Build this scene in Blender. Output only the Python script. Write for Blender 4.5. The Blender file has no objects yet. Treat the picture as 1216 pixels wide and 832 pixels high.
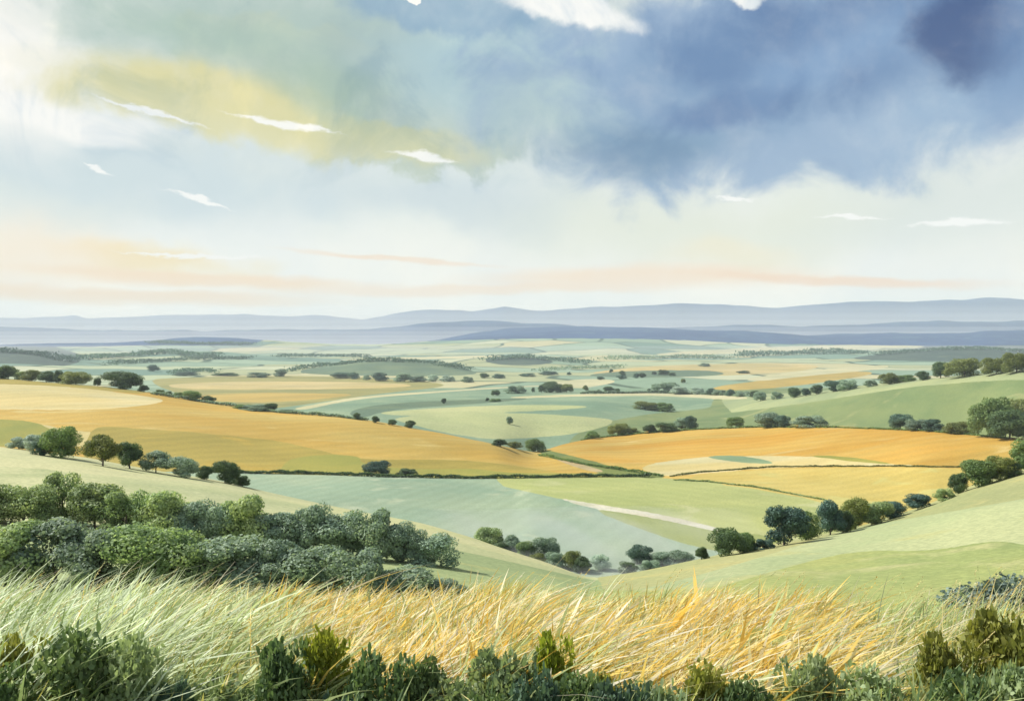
import bpy, math, random
import numpy as np
rng = np.random.default_rng(7)
random.seed(7)
scene = bpy.context.scene
col = scene.collection
R = math.radians

# ------------------------------------------------------------------ camera frame
F, VH, ZC = 1168.0, 400.0, 92.0          # focal length and horizon of a 1216 px wide frame, eye height
Y0 = 8.0
cam_d = bpy.data.cameras.new("camera")
cam_d.sensor_width = 36.0
cam_d.lens = 36.0 * F / 1216.0
cam_d.shift_y = -16.0 / 1216.0
cam_d.clip_start = 0.1
cam_d.clip_end = 60000.0
cam = bpy.data.objects.new("camera", cam_d)
cam.location = (0, 0, ZC)
cam.rotation_euler = (R(90), 0, 0)
col.objects.link(cam)
scene.camera = cam

def lin(c):
    c = np.asarray(c, float) / 255.0
    return np.where(c <= 0.04045, c / 12.92, ((c + 0.055) / 1.055) ** 2.4)

def tag(o, label=None, cat=None, group=None, kind=None):
    if label: o["label"] = label
    if cat: o["category"] = cat
    if group: o["group"] = group
    if kind: o["kind"] = kind
    return o

# ------------------------------------------------------------------ materials
def new_mat(name):
    m = bpy.data.materials.new(name)
    m.use_nodes = True
    nt = m.node_tree
    nt.nodes.clear()
    return m, nt

def nd(nt, t, **kw):
    n = nt.nodes.new(t)
    for k, v in kw.items():
        setattr(n, k, v)
    return n

def mixcol(nt, fac, a, b, blend='MIX'):
    n = nt.nodes.new('ShaderNodeMix')
    n.data_type = 'RGBA'
    n.blend_type = blend
    for sock, val in ((n.inputs[0], fac), (n.inputs[6], a), (n.inputs[7], b)):
        if isinstance(val, bpy.types.NodeSocket):
            nt.links.new(val, sock)
        elif isinstance(val, (int, float)):
            sock.default_value = val
        else:
            sock.default_value = (*[float(x) for x in val], 1.0)
    return n.outputs[2]

def noise(nt, vec, scale, detail=4, rough=0.55, dist=0.0):
    n = nd(nt, 'ShaderNodeTexNoise')
    n.inputs['Scale'].default_value = scale
    n.inputs['Detail'].default_value = detail
    n.inputs['Roughness'].default_value = rough
    n.inputs['Distortion'].default_value = dist
    nt.links.new(vec, n.inputs['Vector'])
    return n

def ramp(nt, fac, lo, hi):
    n = nd(nt, 'ShaderNodeMapRange', interpolation_type='SMOOTHSTEP')
    nt.links.new(fac, n.inputs[0])
    n.inputs[1].default_value = lo
    n.inputs[2].default_value = hi
    return n.outputs[0]

def field_mat(name, c1, c2, c3=None, s=0.02, fine=1.2, rows=None, stretch=(1, 1, 1), bump=0.25):
    """crop or pasture: two sward colours in broad drifts, fine mottling, optional drill rows"""
    m, nt = new_mat(name)
    out = nd(nt, 'ShaderNodeOutputMaterial')
    b = nd(nt, 'ShaderNodeBsdfPrincipled')
    b.inputs['Roughness'].default_value = 0.9
    b.inputs['Specular IOR Level'].default_value = 0.15
    g = nd(nt, 'ShaderNodeNewGeometry')
    mp = nd(nt, 'ShaderNodeMapping')
    mp.inputs['Scale'].default_value = stretch
    nt.links.new(g.outputs['Position'], mp.inputs['Vector'])
    v = mp.outputs[0]
    big = noise(nt, v, s, 5, 0.55, 0.6)
    base = mixcol(nt, ramp(nt, big.outputs[0], 0.36, 0.64), c1, c2)
    wash = noise(nt, v, s * 0.45, 6, 0.6, 1.5)
    base = mixcol(nt, ramp(nt, wash.outputs[0], 0.34, 0.66), mixcol(nt, 1.0, base, (0.84, 0.88, 0.86), 'MULTIPLY'), mixcol(nt, 1.0, base, (1.08, 1.06, 1.02), 'MULTIPLY'))
    if c3 is not None:
        big2 = noise(nt, v, s * 2.7, 4, 0.5, 1.0)
        base = mixcol(nt, ramp(nt, big2.outputs[0], 0.55, 0.72), base, c3)
    fn = noise(nt, g.outputs['Position'], fine, 6, 0.7)
    base = mixcol(nt, ramp(nt, fn.outputs[0], 0.3, 0.75), mixcol(nt, 1.0, base, (0.72, 0.74, 0.70), 'MULTIPLY'), mixcol(nt, 1.0, base, (1.12, 1.1, 1.05), 'MULTIPLY'))
    if rows:
        ang, wl, amt = rows
        mp2 = nd(nt, 'ShaderNodeMapping')
        mp2.inputs['Rotation'].default_value = (0, 0, R(ang))
        nt.links.new(g.outputs['Position'], mp2.inputs['Vector'])
        w = nd(nt, 'ShaderNodeTexWave')
        w.inputs['Scale'].default_value = 0.314 / wl
        w.inputs['Distortion'].default_value = 1.5
        w.inputs['Detail'].default_value = 3
        nt.links.new(mp2.outputs[0], w.inputs['Vector'])
        f = nd(nt, 'ShaderNodeMath', operation='MULTIPLY')
        nt.links.new(w.outputs['Fac'], f.inputs[0])
        f.inputs[1].default_value = amt
        base = mixcol(nt, f.outputs[0], base, mixcol(nt, 1.0, base, (0.7, 0.72, 0.62), 'MULTIPLY'))
    nt.links.new(base, b.inputs['Base Color'])
    if bump:
        bp = nd(nt, 'ShaderNodeBump')
        bp.inputs['Strength'].default_value = bump
        bp.inputs['Distance'].default_value = 0.5
        nt.links.new(fn.outputs[0], bp.inputs['Height'])
        nt.links.new(bp.outputs[0], b.inputs['Normal'])
    nt.links.new(b.outputs[0], out.inputs['Surface'])
    return m

def leaf_mat(name, c1, c2, transl=0.35, scale=0.35, gain=1.95):
    m, nt = new_mat(name)
    c1 = np.array(c1) * gain; c2 = np.array(c2) * gain
    out = nd(nt, 'ShaderNodeOutputMaterial')
    g = nd(nt, 'ShaderNodeNewGeometry')
    oi = nd(nt, 'ShaderNodeObjectInfo')
    n1 = noise(nt, g.outputs['Position'], scale, 3, 0.6)
    n2 = noise(nt, g.outputs['Position'], scale * 9, 2, 0.6)
    c = mixcol(nt, ramp(nt, n1.outputs[0], 0.36, 0.64), c1, c2)
    c = mixcol(nt, ramp(nt, n2.outputs[0], 0.25, 0.75), mixcol(nt, 1.0, c, (0.7, 0.75, 0.72), 'MULTIPLY'), mixcol(nt, 1.0, c, (1.25, 1.2, 1.1), 'MULTIPLY'))
    hs = nd(nt, 'ShaderNodeHueSaturation')
    mr = nd(nt, 'ShaderNodeMapRange')
    mr.inputs[3].default_value = 0.8
    mr.inputs[4].default_value = 1.2
    nt.links.new(oi.outputs['Random'], mr.inputs[0])
    nt.links.new(mr.outputs[0], hs.inputs['Value'])
    nt.links.new(c, hs.inputs['Color'])
    c = hs.outputs[0]
    d = nd(nt, 'ShaderNodeBsdfPrincipled')
    d.inputs['Roughness'].default_value = 0.65
    d.inputs['Specular IOR Level'].default_value = 0.25
    t = nd(nt, 'ShaderNodeBsdfTranslucent')
    mx = nd(nt, 'ShaderNodeMixShader')
    mx.inputs[0].default_value = transl
    nt.links.new(c, d.inputs['Base Color'])
    nt.links.new(mixcol(nt, 1.0, c, (1.15, 1.15, 0.7), 'MULTIPLY'), t.inputs['Color'])
    nt.links.new(d.outputs[0], mx.inputs[1])
    nt.links.new(t.outputs[0], mx.inputs[2])
    nt.links.new(mx.outputs[0], out.inputs['Surface'])
    return m

def plain_mat(name, c, rough=0.85, scale=3.0):
    m, nt = new_mat(name)
    out = nd(nt, 'ShaderNodeOutputMaterial')
    b = nd(nt, 'ShaderNodeBsdfPrincipled')
    b.inputs['Roughness'].default_value = rough
    tc = nd(nt, 'ShaderNodeTexCoord')
    n1 = noise(nt, tc.outputs['Object'], scale, 5, 0.65)
    c = np.asarray(c, float)
    nt.links.new(mixcol(nt, n1.outputs[0], c * 0.6, c * 1.35), b.inputs['Base Color'])
    nt.links.new(b.outputs[0], out.inputs['Surface'])
    return m

def blade_mat(name):
    """grass blades: colour carried per blade by the species attribute"""
    m, nt = new_mat(name)
    out = nd(nt, 'ShaderNodeOutputMaterial')
    a = nd(nt, 'ShaderNodeAttribute', attribute_name='sward')
    d = nd(nt, 'ShaderNodeBsdfPrincipled')
    d.inputs['Roughness'].default_value = 0.5
    d.inputs['Specular IOR Level'].default_value = 0.3
    t = nd(nt, 'ShaderNodeBsdfTranslucent')
    mx = nd(nt, 'ShaderNodeMixShader')
    mx.inputs[0].default_value = 0.42
    nt.links.new(a.outputs['Color'], d.inputs['Base Color'])
    nt.links.new(a.outputs['Color'], t.inputs['Color'])
    nt.links.new(d.outputs[0], mx.inputs[1])
    nt.links.new(t.outputs[0], mx.inputs[2])
    nt.links.new(mx.outputs[0], out.inputs['Surface'])
    return m

# ------------------------------------------------------------------ mesh helper
def mesh_quads(name, verts, quads, mat=None, smooth=False, cols=None):
    me = bpy.data.meshes.new(name)
    verts = np.ascontiguousarray(verts, np.float32)
    quads = np.ascontiguousarray(quads, np.int32)
    k = quads.shape[1]
    me.vertices.add(len(verts)); me.vertices.foreach_set("co", verts.ravel())
    me.loops.add(quads.size); me.loops.foreach_set("vertex_index", quads.ravel())
    me.polygons.add(len(quads))
    me.polygons.foreach_set("loop_start", np.arange(0, quads.size, k, dtype=np.int32))
    me.polygons.foreach_set("loop_total", np.full(len(quads), k, np.int32))
    if smooth:
        me.polygons.foreach_set("use_smooth", np.ones(len(quads), bool))
    if cols is not None:
        at = me.color_attributes.new("sward", 'FLOAT_COLOR', 'POINT')
        c4 = np.ones((len(verts), 4), np.float32); c4[:, :3] = cols
        at.data.foreach_set("color", c4.ravel())
    me.update(calc_edges=True)
    if mat: me.materials.append(mat)
    return me

def add_obj(name, me, parent=None, loc=None):
    o = bpy.data.objects.new(name, me)
    col.objects.link(o)
    if parent: o.parent = parent
    if loc is not None: o.location = loc
    return o

# ------------------------------------------------------------------ terrain: knots along each line of sight
def curve(pts):
    p = np.array(pts, float)
    return lambda u: np.interp(u, p[:, 0], p[:, 1])

near_v = curve([(-400, 505), (0, 530), (100, 543), (200, 562), (250, 570), (330, 588), (420, 607), (500, 622), (560, 640), (620, 662), (700, 688), (760, 679), (830, 663), (900, 648), (960, 637), (1010, 627), (1060, 613), (1100, 601), (1150, 580), (1216, 558), (1300, 530), (1600, 480)])
near_y = curve([(-400, 260), (0, 230), (300, 228), (560, 200), (700, 160), (830, 180), (1000, 212), (1216, 245), (1600, 260)])
hed_v = curve([(-400, 575), (0, 566), (240, 559), (300, 561), (450, 565), (560, 568), (680, 566), (770, 565), (830, 571), (900, 579), (985, 595), (1060, 606), (1600, 615)])
hed_y = curve([(-400, 540), (240, 560), (560, 575), (770, 575), (900, 530), (1100, 440), (1600, 420)])
mid_v = curve([(-400, 440), (0, 449), (100, 457), (180, 466), (250, 478), (330, 489), (400, 494), (450, 501), (520, 514), (580, 526), (640, 540), (655, 531), (700, 521), (760, 514), (830, 509), (900, 506.5), (1000, 507), (1100, 511), (1200, 520.5), (1300, 530), (1600, 535)])
mid_y = curve([(-400, 950), (0, 900), (300, 800), (600, 690), (650, 760), (740, 850), (900, 800), (1216, 570), (1600, 500)])
grn_v = curve([(-400, 478), (700, 478), (800, 487), (860, 487), (900, 478), (950, 471), (1000, 463), (1100, 451), (1216, 440), (1300, 432), (1600, 420)])
grn_y = curve([(-400, 1500), (800, 1400), (1000, 1120), (1216, 900), (1600, 850)])
a2_v = curve([(-900, 411), (400, 411), (440, 409), (520, 402), (560, 394.5), (620, 388.5), (690, 385.5), (760, 386.5), (830, 392), (900, 397), (960, 398), (1020, 396.5), (1060, 395), (1110, 399), (1150, 401), (1216, 396), (1500, 392), (2000, 398)])
a_v = curve([(-900, 386), (-200, 384), (0, 387.5), (120, 391), (240, 391), (330, 390), (420, 391.5), (470, 388), (520, 383), (580, 381), (640, 385), (720, 387), (820, 388.5), (880, 385), (950, 389), (1000, 386.5), (1060, 382), (1120, 380), (1170, 382.5), (1216, 381), (1500, 378), (2000, 386)])
b_v = curve([(-900, 372), (-100, 374), (0, 376), (75, 375.5), (88, 373.5), (102, 377), (180, 375.5), (250, 374), (330, 376), (390, 373.5), (430, 378.5), (470, 372), (520, 368), (560, 369), (600, 363.5), (640, 368), (700, 364), (800, 360), (850, 360.5), (920, 364), (1000, 361), (1080, 359), (1140, 355), (1175, 353), (1216, 356), (1400, 350), (2000, 365)])

def z_of(v, y):
    return -(v - VH) * y / F
KN = [  # (distance, height relative to the eye) as functions of u
    (lambda u: u * 0 - 6.0, lambda u, y: u * 0 - 1.60),
    (lambda u: u * 0 + 1.0, lambda u, y: u * 0 - 1.72),
    (lambda u: u * 0 + 8.5, lambda u, y: u * 0 - 2.75),
    (lambda u: u * 0 + 60., lambda u, y: z_of(750 + 0 * u, y)),
    (near_y, lambda u, y: z_of(near_v(u), y)),
    (lambda u: near_y(u) + 95, lambda u, y: u * 0 - 78.5),
    (hed_y, lambda u, y: z_of(hed_v(u), y)),
    (mid_y, lambda u, y: z_of(mid_v(u), y)),
    (lambda u: mid_y(u) * 1.2 + 20, lambda u, y: np.minimum(z_of(mid_v(u) + 14, y), -92)),
    (grn_y, lambda u, y: z_of(grn_v(u), y)),
    (lambda u: u * 0 + 1950, lambda u, y: u * 0 - 101.),
    (lambda u: u * 0 + 3200, lambda u, y: u * 0 - 101.),
    (lambda u: u * 0 + 5500, lambda u, y: u * 0 - 100.),
    (lambda u: u * 0 + 8500, lambda u, y: z_of(a2_v(u), y)),
    (lambda u: u * 0 + 9600, lambda u, y: u * 0 - 85.),
    (lambda u: u * 0 + 11000, lambda u, y: z_of(a_v(u), y)),
    (lambda u: u * 0 + 12500, lambda u, y: u * 0 - 60.),
    (lambda u: u * 0 + 14500, lambda u, y: z_of(b_v(u), y)),
    (lambda u: u * 0 + 17000, lambda u, y: u * 0 + 60.),
]
NROWS = [6, 14, 16, 150, 24, 90, 130, 20, 90, 40, 70, 50, 50, 16, 26, 14, 30, 10]
su = np.concatenate([np.linspace(-900, -70, 70)[:-1], np.arange(-70, 1287, 2.0), np.linspace(1287, 2116, 70)[1:]])
S = (su - 608.0) / F                       # fan of columns through a point 8 m behind the eye
NC = len(S)

def smooth1(a, n):
    k = np.hanning(n + 2)[1:-1]; k /= k.sum()
    return np.convolve(np.pad(a, n, mode='edge'), k, mode='same')[n:-n]

Yk, Zk = [], []
for fy, fz in KN:
    u = su.copy()
    for _ in range(8):
        y = fy(u)
        u = np.clip(608 + F * S * (y + Y0) / np.maximum(y, 6.0), -1500, 2700)
    y = fy(u)
    z = fz(u, y)
    far = y.mean() > 3000
    if far:
        z = z + np.interp(u, np.linspace(-1500, 2700, 700), smooth1(rng.normal(0, 1, 700), 5)) * y / F * 0.6
    wd_ = 7 if far or len(Yk) < 3 else 27
    Yk.append(smooth1(y, wd_)); Zk.append(smooth1(z, wd_))
Yk = np.array(Yk); Zk = np.array(Zk)

def pchip_cols(X, Z, xs_list):
    h = np.diff(X, axis=0); d = np.diff(Z, axis=0) / h
    m = np.zeros_like(Z)
    w1 = 2 * h[1:] + h[:-1]; w2 = h[1:] + 2 * h[:-1]
    with np.errstate(divide='ignore', invalid='ignore'):
        mm = (w1 + w2) / (w1 / d[:-1] + w2 / d[1:])
    mm[(d[:-1] * d[1:] <= 0)] = 0
    m[1:-1] = np.nan_to_num(mm); m[0] = d[0]; m[-1] = d[-1]
    rows = []
    for i, n in enumerate(xs_list):
        for t in np.arange(n) / n:
            t2, t3 = t * t, t ** 3
            x = X[i] + h[i] * t
            z = (2*t3 - 3*t2 + 1) * Z[i] + (t3 - 2*t2 + t) * h[i] * m[i] + (-2*t3 + 3*t2) * Z[i+1] + (t3 - t2) * h[i] * m[i+1]
            rows.append((x, z, i + t))
    rows.append((X[-1], Z[-1], float(len(xs_list))))
    return rows
rows = pchip_cols(np.log(Yk + Y0), Zk, NROWS)
TY = np.exp(np.array([r[0] for r in rows])) - Y0
TZ = np.array([r[1] for r in rows])
TK = np.array([r[2] for r in rows])        # knot parameter of each row
_k = np.hanning(17)[1:-1]; _k /= _k.sum()
_p = np.pad(TZ, ((0, 0), (7, 7)), mode='edge')
_s = sum(_k[i] * _p[:, i:i + NC] for i in range(15))
TZ = np.where(((TK > 3.2) & (TK < 12.8))[:, None], _s, TZ)
TX = S[None, :] * (TY + Y0)
# low hills and folds on the plain: (u, y, height, su px, sy m)
for (hu, hy, hh, hs, hd) in [(-10, 3700, 52, 62, 330), (150, 4300, 22, 70, 300), (250, 4600, 26, 45, 250), (465, 2950, 30, 62, 190), (330, 7000, 40, 120, 500), (620, 4000, 24, 60, 260),
                             (780, 2850, 10, 55, 130), (1140, 4600, 46, 70, 350), (1010, 5200, 22, 60, 300), (700, 6200, 30, 110, 500), (790, 2250, 9, 40, 90), (470, 1500, 4, 60, 130), (240, 7400, 62, 60, 450), (60, 7000, 40, 70, 400), (1170, 7300, 66, 80, 500), (880, 7600, 46, 60, 400), (900, 3900, 12, 90, 200)]:
    uu = 608 + F * TX / np.maximum(TY, 5)
    TZ = TZ + hh * np.exp(-0.5 * ((uu - hu) / hs) ** 2 - 0.5 * ((TY - hy) / hd) ** 2) * (TY > 1000)
# gentle roughness of the land
def vnoise(x, y, wl, seed):
    r = np.random.default_rng(seed).random((256, 256))
    X, Y = x / wl, y / wl
    xi, yi = np.floor(X).astype(int), np.floor(Y).astype(int)
    fx, fy = X - xi, Y - yi
    fx = fx * fx * (3 - 2 * fx); fy = fy * fy * (3 - 2 * fy)
    a = r[xi % 256, yi % 256]; b = r[(xi + 1) % 256, yi % 256]; c = r[xi % 256, (yi + 1) % 256]; d = r[(xi + 1) % 256, (yi + 1) % 256]
    return (a * (1 - fx) + b * fx) * (1 - fy) + (c * (1 - fx) + d * fx) * fy - 0.5
w = np.clip((TY - 20) / 100, 0, 1)
TZ = TZ + w * (vnoise(TX, TY, 60, 1) * 1.3 + vnoise(TX, TY, 27, 6) * 0.5 + vnoise(TX, TY, 11, 2) * 0.16)
TZ = TZ + np.clip((TY - 1500) / 1500, 0, 1) * vnoise(TX, TY, 420, 3) * 6.0 * np.clip((9000 - TY) / 3000, 0, 1)
TZ = TZ + np.clip((TY - 6500) / 1500, 0, 1) * (vnoise(TX, TY, 1300, 7) * 46 + vnoise(TX, TY, 480, 8) * 20 + vnoise(TX, TY, 130, 10) * 5)
TZ = TZ + np.clip(1 - TY / 30, 0, 1) * vnoise(TX, TY, 1.3, 4) * 0.10
TU = 608 + F * TX / np.maximum(TY, 1e-3)
TV = VH - F * TZ / np.maximum(TY, 1e-3)
TZ = TZ + ZC

def ground_z(x, y):
    s = x / (y + Y0)
    c = float(np.interp(s, S, np.arange(NC)))
    i = min(int(c), NC - 2); f = c - i
    return float((1 - f) * np.interp(y, TY[:, i], TZ[:, i]) + f * np.interp(y, TY[:, i + 1], TZ[:, i + 1]))

def place(u, v, ya, yb):
    """where the line of sight (u, v) meets the land between two distances"""
    ys = np.geomspace(ya, yb, 160)
    x0 = (u - 608) / F
    zs = np.array([ground_z(x0 * y, y) for y in ys]) - ZC
    vs = VH - F * zs / ys
    k = int(np.argmin(np.abs(vs - v)))
    below = np.where(vs <= v)[0]
    if len(below): k = int(below[0])
    return x0 * ys[k], ys[k], zs[k] + ZC

# ------------------------------------------------------------------ fields
E = 2.1
def A(r, g, b, k=1.0):
    return np.clip(lin((r, g, b)) / E * k, 0, 0.75)
MATS = {}
def fm(name, *a, **k):
    MATS[name] = field_mat(name, *a, **k)
fm('meadow_grass', A(176, 190, 116), A(160, 178, 112), A(186, 190, 110), s=0.03, fine=1.5)
fm('pale_pasture', A(226, 228, 178), A(214, 220, 168), A(206, 214, 158), s=0.02)
fm('pale_strip', A(236, 234, 184), A(226, 228, 172), s=0.02)
fm('lower_pasture', A(196, 208, 150), A(178, 196, 142), A(204, 208, 140), s=0.025)
fm('right_crest', A(204, 203, 146), A(190, 194, 138), A(212, 206, 140), s=0.02)
fm('right_mid', A(208, 215, 165), A(192, 206, 156), A(214, 214, 150), s=0.018)
fm('right_low', A(198, 202, 128), A(178, 192, 124), A(206, 208, 146), s=0.03)
fm('kale', A(196, 214, 184), A(176, 202, 176), A(210, 222, 190), s=0.012, rows=(20, 9, 0.22))
fm('young_barley', A(218, 222, 148), A(206, 214, 140), A(224, 226, 166), s=0.012, rows=(-38, 12, 0.16))
fm('barley_low', A(190, 198, 110), A(180, 192, 116), s=0.015)
fm('ripe_barley', A(246, 222, 134), A(240, 212, 118), A(236, 226, 142), s=0.012, rows=(78, 12, 0.22))
fm('wheat', A(242, 208, 116), A(238, 194, 92), A(246, 220, 140), s=0.010, stretch=(0.5, 1.6, 1), rows=(64, 15, 0.28))
fm('wheat_pale', A(253, 238, 186), A(250, 228, 160), s=0.012, stretch=(0.5, 1.6, 1), rows=(64, 15, 0.2))
fm('wheat_olive', A(214, 192, 96), A(200, 180, 88), A(222, 190, 84), s=0.011, stretch=(0.5, 1.4, 1), rows=(64, 15, 0.28))
fm('wheat_green', A(190, 184, 90), A(176, 178, 88), s=0.015)
fm('wheat_orange', A(240, 200, 104), A(236, 182, 76), A(246, 214, 136), s=0.010, stretch=(0.6, 1.6, 1), rows=(96, 17, 0.28))
fm('rough_green', A(150, 160, 88), A(128, 146, 84), s=0.03)
fm('bean_green', A(176, 196, 150), A(160, 186, 146), s=0.02)
fm('hill_pasture', A(158, 172, 116), A(136, 158, 108), A(176, 182, 126), s=0.010)
fm('hill_pale', A(196, 204, 152), A(184, 196, 150), s=0.012)
fm('plain_green', A(166, 190, 158), A(148, 178, 150), A(184, 202, 164), s=0.006, fine=0.4)
fm('plain_pale', A(222, 224, 168), A(212, 218, 160), s=0.006, fine=0.4)
fm('plain_olive', A(190, 182, 112), A(176, 172, 108), A(200, 190, 122), s=0.006, fine=0.4, stretch=(0.4, 2.2, 1))
fm('plain_cream', A(240, 232, 190), A(234, 226, 178), s=0.006, fine=0.4)
fm('plain_peach', A(238, 216, 158), A(232, 208, 140), s=0.005, fine=0.4)
fm('plain_gold', A(226, 196, 110), A(216, 186, 100), s=0.005, fine=0.4)
fm('plain_dark', A(136, 156, 122), A(118, 144, 120), s=0.008, fine=0.3)
fm('chalk', A(250, 246, 226), A(240, 232, 206), s=0.05, bump=0.1)
fm('sand_track', A(226, 204, 156), A(210, 186, 140), s=0.05, bump=0.1)
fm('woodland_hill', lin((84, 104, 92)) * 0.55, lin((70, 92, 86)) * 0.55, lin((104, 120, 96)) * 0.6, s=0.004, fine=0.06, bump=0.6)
fm('hazed_blue_hill', lin((54, 88, 140)) * 0.6, lin((42, 76, 132)) * 0.6, lin((80, 112, 144)) * 0.6, s=0.002, fine=0.03, bump=0.6)  # blue of the distant haze painted into the hill colour

def patchwork():
    """far farmland: a mosaic of long fields with darker hedge lines"""
    m, nt = new_mat('patchwork')
    out = nd(nt, 'ShaderNodeOutputMaterial')
    b = nd(nt, 'ShaderNodeBsdfPrincipled'); b.inputs['Roughness'].default_value = 0.95
    b.inputs['Specular IOR Level'].default_value = 0.1
    g = nd(nt, 'ShaderNodeNewGeometry')
    n = noise(nt, g.outputs['Position'], 0.0016, 2)
    wv = nd(nt, 'ShaderNodeVectorMath', operation='MULTIPLY_ADD')
    nt.links.new(n.outputs['Color'], wv.inputs[0]); wv.inputs[1].default_value = (260, 260, 0); nt.links.new(g.outputs['Position'], wv.inputs[2])
    mp = nd(nt, 'ShaderNodeMapping'); mp.inputs['Scale'].default_value = (1 / 420, 1 / 330, 0)
    mp.inputs['Rotation'].default_value = (0, 0, R(12))
    nt.links.new(wv.outputs[0], mp.inputs['Vector'])
    vo = nd(nt, 'ShaderNodeTexVoronoi', voronoi_dimensions='2D'); vo.inputs['Scale'].default_value = 1.0
    nt.links.new(mp.outputs[0], vo.inputs['Vector'])
    ve = nd(nt, 'ShaderNodeTexVoronoi', voronoi_dimensions='2D', feature='DISTANCE_TO_EDGE'); ve.inputs['Scale'].default_value = 1.0
    nt.links.new(mp.outputs[0], ve.inputs['Vector'])
    sx = nd(nt, 'ShaderNodeSeparateColor'); nt.links.new(vo.outputs['Color'], sx.inputs[0])
    cr = nd(nt, 'ShaderNodeValToRGB'); cr.color_ramp.interpolation = 'CONSTANT'
    cols = [A(160, 186, 158), A(200, 212, 172), A(142, 172, 152), A(220, 214, 166), A(176, 200, 170), A(130, 162, 144), A(196, 202, 156), A(218, 222, 184)]  # palette shifted blue-green: valley haze put into the field colours
    el = cr.color_ramp.elements
    el[0].position = 0; el[0].color = (*cols[0], 1); el[1].position = 1 / 8; el[1].color = (*cols[1], 1)
    for i in range(2, 8):
        e = el.new(i / 8); e.color = (*cols[i], 1)
    nt.links.new(sx.outputs[0], cr.inputs[0])
    c = mixcol(nt, ramp(nt, ve.outputs[0], 0.045, 0.015), cr.outputs[0], lin((86, 108, 88)) * 0.6)
    fn = noise(nt, g.outputs['Position'], 0.02, 5)
    c = mixcol(nt, fn.outputs[0], mixcol(nt, 1.0, c, (0.8, 0.82, 0.8), 'MULTIPLY'), mixcol(nt, 1.0, c, (1.15, 1.12, 1.08), 'MULTIPLY'))
    nt.links.new(c, b.inputs['Base Color']); nt.links.new(b.outputs[0], out.inputs['Surface'])
    MATS['patchwork'] = m
patchwork()

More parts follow.
